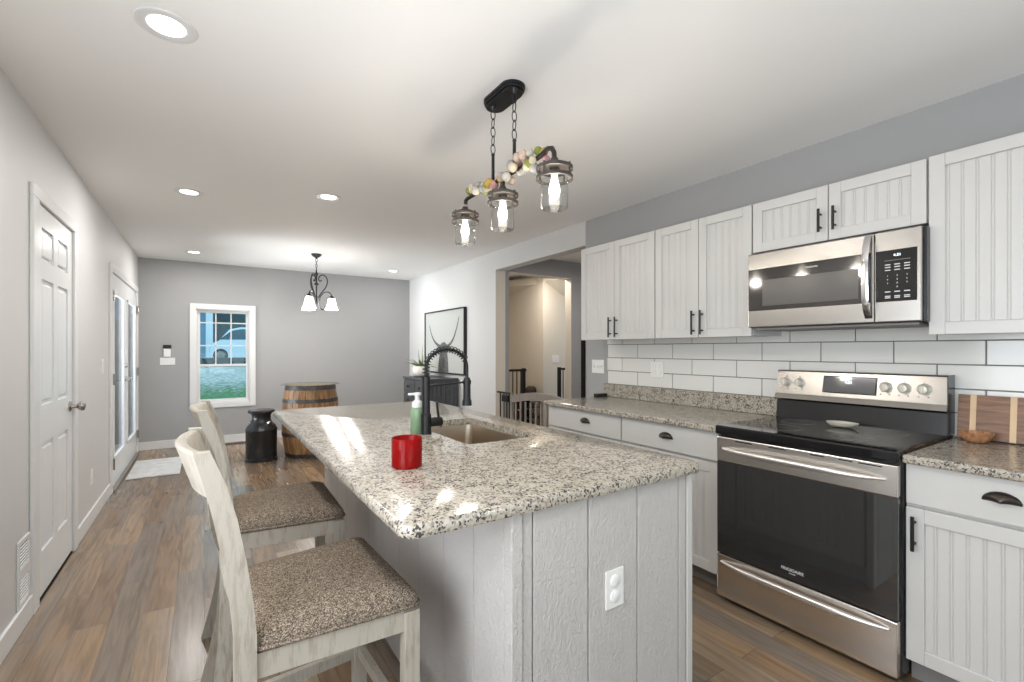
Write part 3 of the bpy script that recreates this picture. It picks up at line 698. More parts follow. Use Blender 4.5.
# ------------------------------------------------------------------ microwave
XM = 2.511; MZ0, MZ1 = 1.410, 1.814
mw = thing('microwave', 'stainless over-the-range microwave with black window and keypad', 'microwave', (2.7, 1.053, MZ0))
b = MB(); b.box(XM+.022, XR-.012, RY0+.002, RY1-.002, MZ0, MZ1, .002, 1); b.out('body', black_enamel, mw)
DS = .852
b = MB(); b.box(XM, XM+.021, DS+.001, RY1, MZ0+.002, MZ1, .005); dd = b.out('door', steel_dimmed, mw)
b = MB(); b.box(XM-.0015, XM+.004, DS+.012, RY1-.004, 1.502, 1.728, .001); wg = b.out('window', mat('microwave_glass', (.035, .03, .028), .08, spec=.8), dd)
b = MB(); b.box(XM-.0024, XM-.001, DS+.06, RY1-.08, 1.525, 1.665, .0006, 1); b.out('mesh_screen', mat('window_screen', (.085, .08, .075), .25), wg)
text('FRIGIDAIRE', .011, plastic_white, dd, 'logo', (XM-.0018, 1.11, 1.702), ROT_K)
b = MB(); n = 16
rr = []
for i in range(n+1):
    q = i/n; z = 1.432+(1.805-1.432)*q; x = XM-.004-.042*(1-(2*q-1)**4); wd_ = .013
    rr.append([(x-.006, DS+.018-wd_, z), (x-.009, DS+.018, z), (x-.006, DS+.018+wd_, z), (x+.004, DS+.018+wd_, z), (x+.004, DS+.018-wd_, z)])
b.rings(rr); b.out('handle', chrome, dd)
b = MB(); b.box(XM, XM+.021, RY0+.013, DS-.001, MZ0+.002, MZ1, .005); cp = b.out('control_panel', steel_dimmed, mw)
b = MB(); b.box(XM-.0015, XM+.004, RY0+.028, DS-.006, 1.502, 1.728, .001); kp = b.out('keypad', black_glass, cp)
kc = .768
text('4:21', .016, display_m, kp, 'clock_digits', (XM-.0016, kc, 1.704), ROT_K)
for r_, row in enumerate(('123', '456', '789')):
    for k, chx in enumerate(row): text(chx, .009, plastic_white, kp, 'key_mark', (XM-.0016, kc+.034-.034*k, 1.615-.0165*r_), ROT_K)
text('0', .009, plastic_white, kp, 'key_mark', (XM-.0016, kc, 1.5655), ROT_K)
b = MB()
for k in (-1, 0, 1):
    for z in (1.664, 1.653, 1.640, 1.545, 1.526, 1.519): b.box(XM-.0019, XM-.0012, kc+k*.034-.010, kc+k*.034+.010, z-.0022, z+.0022)
b.box(XM-.0019, XM-.0012, kc-.045, kc+.045, 1.682, 1.6828)
b.out('key_labels', mat('pale_print', (.6, .6, .6), .5), kp)
b = MB(); b.box(XM+.03, XR-.03, RY0+.03, RY1-.03, MZ0-.012, MZ0, .003); b.out('underside_vent', caulk, mw)

# cutting board and bowl
t = thing('cutting_board', 'large brown wood cutting board with pale stripes leaning on backsplash', 'cutting board', (2.86, .40, ZC))
ys = [(.655, .614, 0), (.614, .594, 1), (.594, .489, 0), (.489, .469, 1), (.469, .364, 0), (.364, .344, 1), (.344, .24, 0), (.24, .22, 1), (.22, .17, 0)]
Rk = (R(8), 'Y', (2.868, 0, ZC))
b = MB()
for a, c_, k in ys:
    if not k: b.box(2.850, 2.872, c_, a, ZC+.004, ZC+.198, rot=Rk)
b.out('board', acacia, t)
for a, c_, k in ys:
    if k: b = MB(); b.box(2.8495, 2.8722, c_, a, ZC+.004, ZC+.1985, rot=Rk); b.out('pale_strip', maple, t)
b = MB(); b.rings(shell(2.775, .575, ZC+.0005, .056, .054, .046, flute=.05, nf=9, n=72)); tag(b.out('wooden_bowl', bowl_wood), 'small carved reddish wooden bowl in front of cutting board', 'bowl')

# ------------------------------------------------------------------ island
IX0, IX1, IY0, IY1, ZI = .365, 1.452, .985, 3.365, .9
BX0, BX1, BY0, BY1 = .672, 1.432, 1.022, 3.30
isl = thing('kitchen_island', 'white plank-sided kitchen island under the granite top', 'kitchen island', (1.05, 2.16, 0))
b = MB()
for bx in ((BX0+.0135, BX0+.03, BY0+.014, BY1-.014), (BX1-.05, BX1-.031, BY0+.014, BY1-.014), (BX0+.03, BX1-.05, BY0+.0135, BY0+.03), (BX0+.03, BX1-.05, BY1-.03, BY1-.0135)): b.box(*bx, 0, ZI-.037)
b.box(BX0+.03, BX1-.05, BY0+.03, BY1-.03, .0, .10); b.out('carcass', siding_m, isl)
b = MB(); xs = [.706, .742, .944, 1.154, 1.360, 1.401]
for a, c_ in zip(xs[:-1], xs[1:]): b.box(a+.0022, c_-.0022, BY0, BY0+.013, .0, ZI-.0365, .002, 1)
b.out('front_planks', siding_m, isl)
b = MB(); y = BY0+.03; g = [BY0+.036]+[1.2295+.2135*k for k in range(10)]; g = [q for q in g if q < BY1-.03]+[BY1]
for a, c_ in zip(g[:-1], g[1:]): b.box(BX0, BX0+.013, a+.0022, c_-.0022, 0, ZI-.0365, .002, 1)
b.out('side_planks', siding_m, isl)
b = MB()
for a, c_ in zip(g[:-1], g[1:]): pass
for k in range(4): b.box(BX0+.014+k*.18+.002, BX0+.014+(k+1)*.18-.002, BY1-.0135, BY1, 0, ZI-.0365, .002, 1)
b.out('end_planks', siding_m, isl)
b = MB(); b.box(BX0-.0015, BX0+.033, BY0-.005, BY0+.034, 0, ZI-.0365, .002); b.out('corner_post', siding_m, isl)
b = MB(); b.box(1.403, BX1, BY0-.004, BY0+.03, 0, ZI-.0365, .003); b.out('corner_post', cab_white, isl)
# cabinet fronts on the kitchen side
n = 3; L_ = (BY1-.02-(BY0+.04))/n
for k in range(n):
    a = BY0+.04+k*L_; c_ = a+L_
    b = MB(); b.box(BX1-.03, BX1-.008, a+.004, c_-.004, .69, .85, .003); d = b.out('drawer', cab_white, isl); cup_pull(d, BX1-.008, (a+c_)/2, .77, dirx=1)
    b = MB(); bead_door(b, BX1-.008, a+.004, c_-.004, .10, .68, .055, dirx=1); b.out('door', cab_white, isl)
# countertop with sink cut-out
SX0, SX1, SY0, SY1 = .905, 1.275, 1.70, 2.36
t = thing('granite_countertop', 'long speckled granite island top with sink cut-out', 'countertop', (.9, 2.17, ZI-.036))
bm = bmesh.new(); Z0, Z1 = ZI-.036, ZI
def ring_pts(x0, x1, y0, y1, r, n=8):
    P = []
    for (cx, cy, a0) in ((x1-r, y1-r, 0), (x0+r, y1-r, 90), (x0+r, y0+r, 180), (x1-r, y0+r, 270)):
        for i in range(n+1): a = R(a0+90*i/n); P.append((cx+r*math.cos(a), cy+r*math.sin(a)))
    return P
o_prof = [(0.010, Z0), (.003, Z0+.003), (0, Z0+.010), (0, Z1-.012), (.003, Z1-.004), (.010, Z1)]
outer = []
for ins, z in o_prof:
    outer.append([(x, y, z) for x, y in ring_pts(IX0+ins, IX1-ins, IY0+ins, IY1-ins, .045-ins*.5)])
inner = [[(x, y, z) for x, y in ring_pts(SX0, SX1, SY0, SY1, .03)] for z in (Z1, Z0)]
b = MB(); b.rings(outer+inner, closed=True, cap=False, smooth=True); b.out('slab', granite_m, t)
sk = thing('sink', 'stainless undermount sink set into the island granite', 'sink', (1.09, 2.03, Z0-.20))
b = MB(); lv = [(-.012, Z0-.001, .03), (.002, Z0-.001, .03), (.004, Z0-.02, .035), (.010, Z0-.17, .05), (.03, Z0-.19, .05), (.16, Z0-.195, .02)]
b.rings([[(x, y, z) for x, y in ring_pts(SX0+i_, SX1-i_, SY0+i_, SY1-i_, max(r_, .012))] for i_, z, r_ in lv], cap=False)
b.prism([(x, y) for x, y in ring_pts(SX0+.16, SX1-.16, SY0+.16, SY1-.16, .02)], 'Z', Z0-.196, Z0-.1945); b.out('basin', steel_basin, sk)
b = MB(); b.lathe([(0, .0), (.04, 0), (.042, .003), (.03, .004), (0, .002)], (1.09, 2.03, Z0-.194), 24); b.out('drain', chrome, sk)
# outlet on island front
t = thing('wall_outlet', 'white outlet with two round baby-proof caps on island front', 'outlet', (1.048, BY0, .50))
b = MB(); b.box(1.010, 1.086, BY0-.006, BY0, .503, .620, .002); b.out('cover_plate', plate_almond, t)
for z in (.585, .538): b = MB(); b.lathe([(.020, 0), (.0195, -.0025), (.017, -.004), (0, -.0042)], (1.048, BY0-.006, z), 24, axis='Y'); b.out('safety_cap', plastic_white, t)

# faucet
fc = thing('faucet', 'matte black pull-down spring faucet beside the island sink', 'faucet', (.86, 2.03, ZI))
FX, FY = .86, 2.03
b = MB(); b.lathe([(.026, 0), (.026, .006), (.024, .008), (.024, .09), (.0185, .093), (.0185, .265), (.015, .268), (0, .268)], (FX, FY, ZI+.0005), 24); b.out('column', black_metal, fc)
b = MB(); b.lathe([(0, 0), (.022, 0), (.022, .055), (.019, .06), (0, .061)], (FX+.018, FY, ZI+.052), 20, axis='X')
b.tube([(FX+.065, FY, ZI+.055), (FX+.052, FY-.004, ZI+.145)], .006, 10); b.out('lever_handle', black_metal, fc)
arc = [(FX, FY, ZI+.265), (FX, FY, ZI+.285)]+[(FX+.107-.107*math.cos(PI*i/24), FY, ZI+.305+.088*math.sin(PI*i/24)) for i in range(25)]+[(FX+.214, FY, ZI+.28), (FX+.214, FY, ZI+.255)]
b = MB(); b.tube(arc, .0075, 10); b.out('hose', black_metal, fc)
# spring coil around the arc
P = [Vector(p) for p in arc[:24]]; cum = [0]
for i in range(1, len(P)): cum.append(cum[-1]+(P[i]-P[i-1]).length)
coil = []; turns = 19; N_ = turns*12
for i in range(N_+1):
    s_ = cum[-1]*i/N_; j = max(0, min(len(P)-2, next((q for q in range(len(cum)-1) if cum[q+1] >= s_), len(cum)-2)))
    f = (s_-cum[j])/max(1e-6, cum[j+1]-cum[j]); c_ = P[j].lerp(P[j+1], f); d_ = (P[j+1]-P[j]).normalized(); u = Vector((0, 1, 0)); v = d_.cross(u)
    a = 2*PI*turns*i/N_; coil.append(c_+(u*math.cos(a)+v*math.sin(a))*.0155)
b = MB(); b.tube(coil, .0026, 6); b.out('spring', black_metal, fc)
b = MB(); b.lathe([(0, .255), (.014, .255), (.0175, .24), (.0185, .15), (.023, .14), (.024, .118), (.0, .118)], (FX+.214, FY, ZI), 24); b.out('spray_head', black_metal, fc)
b = MB(); b.tube([(FX+.01, FY, ZI+.222), (FX+.20, FY, ZI+.232)], .005, 10); b.lathe([(.021, .222), (.021, .242)], (FX+.214, FY, ZI), 20); b.out('support_arm', black_metal, fc)

# soap bottle
t = thing('soap_bottle', 'green foaming hand soap bottle with white pump beside faucet', 'soap bottle', (.845, 2.115, ZI)); sx, sy = .842, 2.094
b = MB(); b.lathe([(0, 0), (.029, 0), (.032, .004), (.032, .10), (.029, .112), (.016, .124), (.016, .13), (0, .13)], (sx, sy, ZI+.0005), 28); b.out('bottle', mat('green_liquid_soap', (.22, .34, .20), .15, var=.12, vscale=20), t)
b = MB(); b.lathe([(.024, .118), (.024, .142), (.012, .152), (.011, .172), (.019, .175), (.019, .186), (0, .188)], (sx, sy, ZI+.0005), 24); b.box(sx-.045, sx-.01, sy-.006, sy+.006, ZI+.176, ZI+.187, .003); b.out('pump', plastic_white, t)
# candle
t = thing('candle', 'red glass jar candle on the island granite', 'candle', (.566, 1.498, ZI)); cx, cy = .566, 1.498
b = MB(); r_ = .0505
b.lathe([(0, 0), (r_-.004, 0), (r_, .004), (r_, .096), (r_-.0015, .098), (r_-.003, .096), (r_-.003, .006), (0, .005)], (cx, cy, ZI+.0005), 40, cap=False)
m, tt, p = nt('red_candle_glass'); p.inputs['Base Color'].default_value = (.42, .010, .010, 1); p.inputs['Roughness'].default_value = .05; p.inputs['Transmission Weight'].default_value = .55; p.inputs['IOR'].default_value = 1.2
b.out('jar', m, t)
b = MB(); b.lathe([(0, .0062), (r_-.004, .0062), (r_-.004, .074), (r_-.012, .072), (0, .07)], (cx, cy, ZI), 32); wx = b.out('wax', mat('red_wax', (.42, .012, .010), .4), t)
b = MB(); b.tube([(cx, cy, ZI+.07), (cx+.001, cy, ZI+.08)], .0012, 6); b.out('wick', slot_dark, wx)

# ------------------------------------------------------------------ counter stools
def chair():
    t = thing('counter_stool', 'whitewashed wood counter stool with brown tweed seat, nearest the camera', 'bar stool', (0, 0, 0), 'counter stools along the island')
    def trap(ins, z, n=5, r=.035):
        x0, x1 = -.205+ins, .205-ins; wb, wf = .208-ins, .248-ins
        P = []
        cs = [(x1, wf), (x0, wb), (x0, -wb), (x1, -wf)]
        for i, (x, y) in enumerate(cs):
            pr = Vector(cs[i-1]); nx = Vector(cs[(i+1) % 4]); c = Vector((x, y))
            a = c+(pr-c).normalized()*r; e = c+(nx-c).normalized()*r
            for k in range(n+1):
                f = k/n; P.append(tuple((a*(1-f)**2+c*2*f*(1-f)+e*f*f).to_3d()+Vector((0, 0, z))))
        return P
    b = MB(); b.rings([trap(i_, z) for i_, z in ((.012, .570), (.002, .574), (0, .584), (.0, .597), (.004, .606), (.014, .619), (.032, .629), (.065, .636), (.11, .639), (.16, .641))]); st = b.out('seat', fabric, t)
    b = MB(); b.tube(trap(-.002, .583), .0045, 8, closed=True); b.out('piping', fabric, st)
    # aprons
    b = MB(); b.bar([(.185, -.20, .541), (.185, .20, .541)], .06, .022, side=(0, 0, 1)); b.out('apron', chair_wood, t)
    b = MB(); b.bar([(-.175, -.19, .541), (-.175, .19, .541)], .06, .022, side=(0, 0, 1)); b.out('apron', chair_wood, t)
    for s_ in (-1, 1): b = MB(); b.bar([(-.205, .192*s_, .541), (.19, .222*s_, .541)], .06, .022, side=(0, 0, 1)); b.out('apron', chair_wood, t)
    for s_ in (-1, 1):
        b = MB(); b.box(.160, .204, .222*s_-.021, .222*s_+.021, 0, .566, .003); b.out('leg', chair_wood, t)
        pts = [(-.300, 0), (-.268, .12), (-.240, .26), (-.226, .40), (-.220, .52), (-.220, .62), (-.227, .70), (-.241, .80), (-.259, .90), (-.281, .99), (-.305, 1.062)]
        b = MB(); rr = []
        for i, (x, z) in enumerate(pts):
            wd_ = .020+.003*min(1, i/4) if i < 9 else .021-.005*(i-9)
            rr.append([(x-wd_, s_*.200-.015, z), (x+wd_, s_*.200-.015, z), (x+wd_, s_*.200+.015, z), (x-wd_, s_*.200+.015, z)])
        b.rings(rr, smooth=False); b.out('leg', chair_wood, t)
    # crest rail bowed backwards
    def railx(z):
        q = [(-.220, .62), (-.227, .70), (-.241, .80), (-.259, .90), (-.281, .99), (-.305, 1.062), (-.312, 1.08)]
        for (xa, za), (xb, zb) in zip(q[:-1], q[1:]):
            if z <= zb: return xa+(xb-xa)*(z-za)/(zb-za)
        return q[-1][0]
    def bowrail(za, zb, th, dep, name, scoop=0):
        b = MB(); n = 14; rr = []
        for i in range(n+1):
            q = 2*i/n-1; y = .195*q; off = -dep*(1-q*q)
            zt = zb+scoop*(1-q*q)
            rr.append([(railx(za)+off-th/2, y, za), (railx(za)+off+th/2, y, za), (railx(zt)+off+th/2, y, zt-.006), (railx(zt)+off+th*.2, y, zt), (railx(zt)+off-th*.3, y, zt), (railx(zt)+off-th/2, y, zt-.006)])
        b.rings(rr, smooth=True); b.out(name, chair_wood, t)
    bowrail(.950, 1.058, .026, .036, 'crest_rail', .004)
    bowrail(.675, .715, .022, .014, 'lower_rail')
    # crossed slats
    for s_ in (-1, 1):
        b = MB(); pts = []
        for i in range(11):
            q = 2*i/10-1; z = .70+(.955-.70)*i/10; pts.append((railx(z)-.016*(1-q*q*.6)+(.006*s_)-.002, s_*.185*q, z))
        b.bar(pts, .030, .014, side=(0, .8, -.6*s_) if 0 else (0, 1, 0)); b.out('cross_slat', chair_wood, t)
    # stretchers
    b = MB(); b.bar([(.182, -.205, .225), (.182, .205, .225)], .036, .022, side=(0, 0, 1)); b.out('foot_rest', chair_wood, t)
    for s_ in (-1, 1): b = MB(); b.bar([(-.238, .205*s_, .215), (.165, .222*s_, .215)], .034, .020, side=(0, 0, 1)); b.out('stretcher', chair_wood, t)
    b = MB(); b.bar([(-.232, -.19, .27), (-.232, .19, .27)], .034, .020, side=(0, 0, 1)); b.out('stretcher', chair_wood, t)
    return t
c1 = chair(); c1.location = (.290, 1.465, 0); c1.rotation_euler = (0, 0, R(2.5))
c2 = copy_tree(c1); c2.location = (.302, 2.300, 0); c2.rotation_euler = (0, 0, R(-1.5)); c2['label'] = 'whitewashed wood counter stool with brown tweed seat, farther from the camera'

# ------------------------------------------------------------------ downlights
def downlight(x, y, label, r=.085, power=12):
    t = thing('recessed_downlight', label, 'ceiling light', (x, y, H), 'recessed ceiling downlights')
    b = MB(); b.lathe([(r+.008, 0), (r+.006, -.004), (r, -.006), (r*.72, -.004), (r*.66, -.001)], (x, y, H-.0002), 40, cap=False); b.out('trim_ring', white_trim, t)
    b = MB(); b.lathe([(0, -.0028), (r*.66, -.0028), (r*.66, -.0005), (0, -.0005)], (x, y, H), 32); b.out('lens', lens_m, t)
    area('downlight_light', (0, 0, -.006), (0, 0, 0), r*1.2, 0, power, (1, .965, .92), 'DISK', t)
downlight(-.115, 2.10, 'largest round recessed downlight at the top left of the ceiling', .088)
downlight(-.097, 4.226, 'recessed downlight in the row by the left wall, middle one')
downlight(.796, 3.773, 'recessed downlight alone in the middle of the ceiling')
downlight(-.107, 6.795, 'recessed downlight near the far left corner above the window side')
downlight(2.353, 6.80, 'recessed downlight near the far right corner beyond the chandelier', power=5)
downlight(-.1, -.2, 'unseen downlight added behind the camera by the left wall')  # this and the next are unseen, added to light the near room
downlight(1.9, -1.2, 'unseen downlight added behind the camera on the kitchen side')

# ------------------------------------------------------------------ island pendant
PX = 1.13
pt = thing('pendant_light', 'black three-jar linear pendant light over the island', 'pendant light', (PX, 1.79, H))
b = MB()
for (hw, hl, z0_, z1_) in ((.056, .128, -.012, 0), (.052, .124, -.024, -.012), (.045, .117, -.036, -.024)):
    b.prism([(PX+.016+x, 1.806+y) for x, y in ring_pts(-hw, hw, -hl, hl, hw*.98, 10)], 'Z', H+z0_, H+z1_)
for y in (1.875, 1.695): b.lathe([(.014, -.035), (.010, -.044), (.004, -.056)], (PX, y, H), 16)
b.out('canopy', black_metal, pt)
for y in (1.875, 1.695):
    b = MB(); z = H-.055; k = 0
    while z > 2.215:
        hl = .0235; pts = []
        for i in range(16):
            a = 2*PI*i/16; u_ = .0115*math.cos(a); v_ = hl*math.sin(a)
            pts.append((PX+u_, y, z-.018+v_) if k % 2 == 0 else (PX, y+u_, z-.018+v_))
        b.tube(pts, .0021, 6, closed=True); z -= .0405; k += 1
    b.out('chain', black_metal, pt)
    b = MB(); b.tube([(PX, y, 2.205), (PX, y, 2.075)], .0075, 12); b.ball((PX, y, 2.205), .009); b.out('rod', black_metal, pt)
BZ = 2.070
b = MB(); pts = [(PX, 2.15, 2.045), (PX, 2.148, 2.062), (PX, 2.13, BZ), (PX, 2.05, BZ), (PX, 1.52, BZ), (PX, 1.485, BZ+.008), (PX, 1.455, BZ+.014), (PX, 1.43, BZ+.006), (PX, 1.417, BZ-.015), (PX, 1.415, 2.02)]
b.tube(pts, .010, 12); b.lathe([(.011, 2.035), (.011, BZ)], (PX, 1.79, 0), 12); b.out('cross_bar', dark_bronze, pt)
for y in (2.155, 1.79, 1.415):
    b = MB(); c_ = (PX, y, 0)
    b.lathe([(0, 2.032), (.014, 2.032), (.018, 2.018), (.034, 2.014), (.052, 2.006), (.062, 1.994), (.058, 1.990), (0, 1.994)], c_, 32)
    for z in (1.996, 1.960): b.lathe([(.0665, z), (.0715, z+.001), (.0715, z-.011), (.0665, z-.012)], c_, 40, cap=False); b.lathe([(.0665, z-.012), (.0665, z)], c_, 40, cap=False)
    for k in range(4):
        a = k*PI/2+.3; b.tube([(PX+.069*math.cos(a), y+.069*math.sin(a), 2.002), (PX+.069*math.cos(a), y+.069*math.sin(a), 1.953)], .004, 6)
        b.tube([(PX+.056*math.cos(a), y+.056*math.sin(a), 1.997), (PX+.069*math.cos(a), y+.069*math.sin(a), 1.994)], .004, 6)
    b.lathe([(0, 1.998), (.020, 1.998), (.020, 1.972), (.016, 1.968), (0, 1.968)], c_, 20)
    cpo = b.out('lamp_cap', rust_metal, pt)
    b = MB(); rg_ = .0525
    b.lathe([(.045, 1.995), (.046, 1.985), (rg_, 1.975), (rg_, 1.842), (rg_-.004, 1.836), (.0, 1.835)], c_, 40, cap=False)
    b.out('glass_jar', jar_glass, cpo)
    b = MB(); b.lathe([(0, 1.968), (.012, 1.966), (.012, 1.95), (.019, 1.925), (.022, 1.905), (.018, 1.885), (.008, 1.872), (0, 1.869)], c_, 24); b.out('bulb', bulb_m, cpo)
    d = bpy.data.lights.new('bulb_light', 'POINT'); d.energy = 5.5; d.color = (1, .91, .80); d.shadow_soft_size = .025
    o = bpy.data.objects.new('bulb_light', d); C.objects.link(o); o.parent = cpo; o.location = Vector((PX, y, 1.852))-BASE[cpo]
# felt ball garland
cols = {'white': (.42, .39, .34), 'grey': (.30, .29, .27), 'pink': (.42, .23, .22), 'blush': (.46, .35, .28), 'green': (.19, .21, .04), 'mustard': (.40, .25, .06), 'cream': (.46, .40, .30)}
fm = {k: mat('%s_felt' % k, v, .95, bump=.6, bscale=150) for k, v in cols.items()}
gl = thing('felt_ball_garland', 'pastel felt ball garland wound along the pendant bar', 'garland', (PX, 1.79, 2.09))
seq = ['green', 'white', 'mustard', 'blush', 'cream', 'grey', 'white', 'blush', 'cream', 'green', 'grey', 'white', 'cream', 'green', 'white', 'mustard', 'pink', 'blush', 'white', 'mustard', 'cream', 'grey', 'blush', 'grey', 'white', 'grey', 'cream', 'grey', 'pink', 'white', 'cream', 'grey']
seq = seq+seq[3:17]
for i, cn in enumerate(seq):
    q = i/(len(seq)-1); q = q*.42/.38 if q < .38 else (.42+(q-.38)*.12/.06 if q < .44 else .54+(q-.44)*.46/.56); y = 2.095-.60*q; a = random.uniform(0, 2*PI); rr_ = (.036 if q > .54 else .030 if q < .42 else .016)*random.uniform(.55, 1)
    r_ = random.uniform(.0165, .0215)
    b = MB(); b.ball((PX+rr_*math.cos(a), y, BZ+.004+rr_*math.sin(a)+.006), r_, 16); b.out('felt_ball', fm[cn], gl)
b = MB(); b.tube([(PX+.012*math.cos(i*1.1), 2.11-.63*i/30, BZ+.004+.014*math.sin(i*1.1)) for i in range(31)], .0012, 6); b.out('string', fm['white'], gl)

# ------------------------------------------------------------------ dining chandelier
CX, CY = 1.15, 6.12
ch = thing('chandelier', 'black scrolled three-arm chandelier with frosted shades near far wall', 'chandelier', (CX, CY, H))
b = MB(); b.lathe([(0, 0), (.062, 0), (.062, -.008), (.045, -.028), (.015, -.045), (.008, -.06), (0, -.06)], (CX, CY, H), 28); b.out('canopy', black_metal, ch)
b = MB(); z = H-.06; k = 0
while z > 2.285:
    pts = []
    for i in range(12):
        a = 2*PI*i/12; u_ = .011*math.cos(a); v_ = .022*math.sin(a)
        pts.append((CX+u_, CY, z-.016+v_) if k % 2 == 0 else (CX, CY+u_, z-.016+v_))
    b.tube(pts, .003, 6, closed=True); z -= .034; k += 1
b.out('chain', black_metal, ch)
b = MB(); b.lathe([(0, 2.28), (.006, 2.28), (.010, 2.24), (.024, 2.22), (.010, 2.20), (.009, 2.12), (.026, 2.105), (.028, 2.09), (.009, 2.075), (.008, 1.96), (.014, 1.94), (.012, 1.90), (.018, 1.88), (.010, 1.85), (0, 1.83)], (CX, CY, 0), 20); b.out('stem', black_metal, ch)
for k, ang in enumerate(((R(-8), R(112), R(232)))):
    ux, uy = math.cos(ang), math.sin(ang)
    W = lambda r, z: (CX+ux*r, CY+uy*r, z)
    b = MB()
    P = [(.060, 2.150), (.042, 2.135), (.026, 2.155), (.035, 2.195), (.075, 2.215), (.115, 2.185), (.125, 2.12), (.100, 2.05), (.055, 1.99), (.022, 1.93)]
    def smooth(P, n=6):
        o = []
        for i in range(len(P)-1):
            p0, p1, p2, p3 = [Vector(P[max(0, min(len(P)-1, j))]) for j in (i-1, i, i+1, i+2)]
            for q in range(n):
                t_ = q/n; o.append(.5*((2*p1)+(-p0+p2)*t_+(2*p0-5*p1+4*p2-p3)*t_**2+(-p0+3*p1-3*p2+p3)*t_**3))
        o.append(Vector(P[-1])); return o
    b.tube([W(p[0], p[1]) for p in smooth(P)], .0065, 8)
    P2 = [(.092, 1.835), (.095, 1.805), (.070, 1.785), (.042, 1.81), (.034, 1.87), (.045, 1.94), (.085, 1.995), (.135, 2.005), (.168, 1.98), (.175, 1.955)]
    b.tube([W(p[0], p[1]) for p in smooth(P2)], .0065, 8)
    b.lathe([(0, 1.965), (.010, 1.965), (.024, 1.95), (.028, 1.925), (0, 1.925)], (CX+ux*.175, CY+uy*.175, 0), 18)
    am = b.out('arm', black_metal, ch)
    b = MB(); b.lathe([(0, 1.926), (.034, 1.924), (.042, 1.90), (.050, 1.85), (.068, 1.80), (.078, 1.79), (.075, 1.789), (.048, 1.84), (.036, 1.90), (0, 1.915)], (CX+ux*.175, CY+uy*.175, 0), 28); b.out('shade', shade_m, am)
    d = bpy.data.lights.new('bulb_light', 'POINT'); d.energy = 13; d.color = (1, .95, .89); d.shadow_soft_size = .03
    o = bpy.data.objects.new('bulb_light', d); C.objects.link(o); o.parent = am; o.location = Vector((CX+ux*.175, CY+uy*.175, 1.77))-BASE[am]

# ------------------------------------------------------------------ barrel
bx_, by_ = 1.10, 6.21
br = thing('barrel', 'oak whiskey barrel with dark hoops used as a table in dining area', 'barrel', (bx_, by_, 0))
def br_r(z): return .280+.048*(1-((z-.43)/.43)**2)
b = MB(); nst = 26; rr = []
for i in range(17):
    z = .86*i/16; ring = []
    for k in range(nst):
        for (da, dr_) in ((.06, 0), (.94, 0), (.99, -.005), (1.0, -.006)):
            a = 2*PI*(k+da)/nst; r_ = br_r(z)+dr_; ring.append((bx_+r_*math.cos(a), by_+r_*math.sin(a), z))
    rr.append(ring)
b.rings(rr, smooth=False); b.out('staves', barrel_wood, br)
hoop = mat('rusty_grey_hoop', (.085, .08, .08), .5, .7, bump=.3, bscale=60, var=.4, vscale=30)
for (a, c_) in ((.0, .05), (.255, .30), (.655, .698), (.805, .86)):
    b = MB(); b.lathe([(br_r(a)+.001, a), (br_r(a)+.0045, a), (br_r(c_)+.0045, c_), (br_r(c_)+.001, c_)], (bx_, by_, 0), 52, cap=False); b.out('hoop', hoop, br)
b = MB(); b.lathe([(0, .861), (.333, .861), (.338, .864), (.338, .867), (.333, .870), (0, .872)], (bx_, by_, 0), 56); gt = b.out('glass_top', thin_glass('greenish_table_glass', (.88, .92, .92), .6)); tag(gt, 'round clear glass top resting on the oak barrel', 'table top')

# milk can
cx, cy = .557, 6.185
t = thing('milk_can', 'old black metal milk can standing on floor below the window', 'milk can', (cx, cy, 0))
canm = mat('black_painted_can', (.022, .023, .025), .27, .2, bump=.1, bscale=30)
b = MB(); b.lathe([(0, .0), (.168, 0), (.170, .03), (.163, .034), (.165, .35), (.170, .358), (.165, .368), (.150, .40), (.115, .44), (.100, .465), (.098, .52), (.104, .53), (0, .53)], (cx, cy, 0), 40); b.out('body', canm, t)
b = MB(); b.lathe([(0, .531), (.108, .531), (.112, .545), (.138, .555), (.145, .572), (.136, .585), (.09, .592), (0, .59)], (cx, cy, 0), 36); b.out('lid', canm, t)
for s_ in (-1, 1):
    ang = R(-60)+ (PI if s_ > 0 else 0)
    ux, uy = math.cos(ang), math.sin(ang); vx, vy = -uy, ux
    pts = [(cx+ux*r_+vx*q, cy+uy*r_+vy*q, z) for r_, q, z in ((.138, -.035, .415), (.150, -.035, .445), (.152, 0, .456), (.150, .035, .445), (.138, .035, .415))]
    b = MB(); b.tube(pts, .006, 8); b.out('handle', chrome if 0 else nickel, t)
# floor register
t = thing('floor_register', 'dark metal floor register by the far baseboard under the window', 'vent', (.36, 7.42, 0))
b = MB(); b.box(.19, .53, 7.36, 7.48, 0, .004, .001); b.out('plate', mat('brown_grille', (.10, .085, .07), .4, .5), t)
for k in range(10): b = MB(); b.box(.205+k*.032, .222+k*.032, 7.375, 7.465, .0041, .0052); b.out('slot', slot_dark, t)
# door mat
b = MB(); b.box(XL+.055, -.215, 5.93, 6.84, .0005, .012, .004); t = b.out('door_mat', mat('light_grey_mat', (.50, .50, .50), .95, bump=.8, bscale=120, var=.15, vscale=12)); tag(t, 'light grey door mat lying in front of the french doors', 'mat')

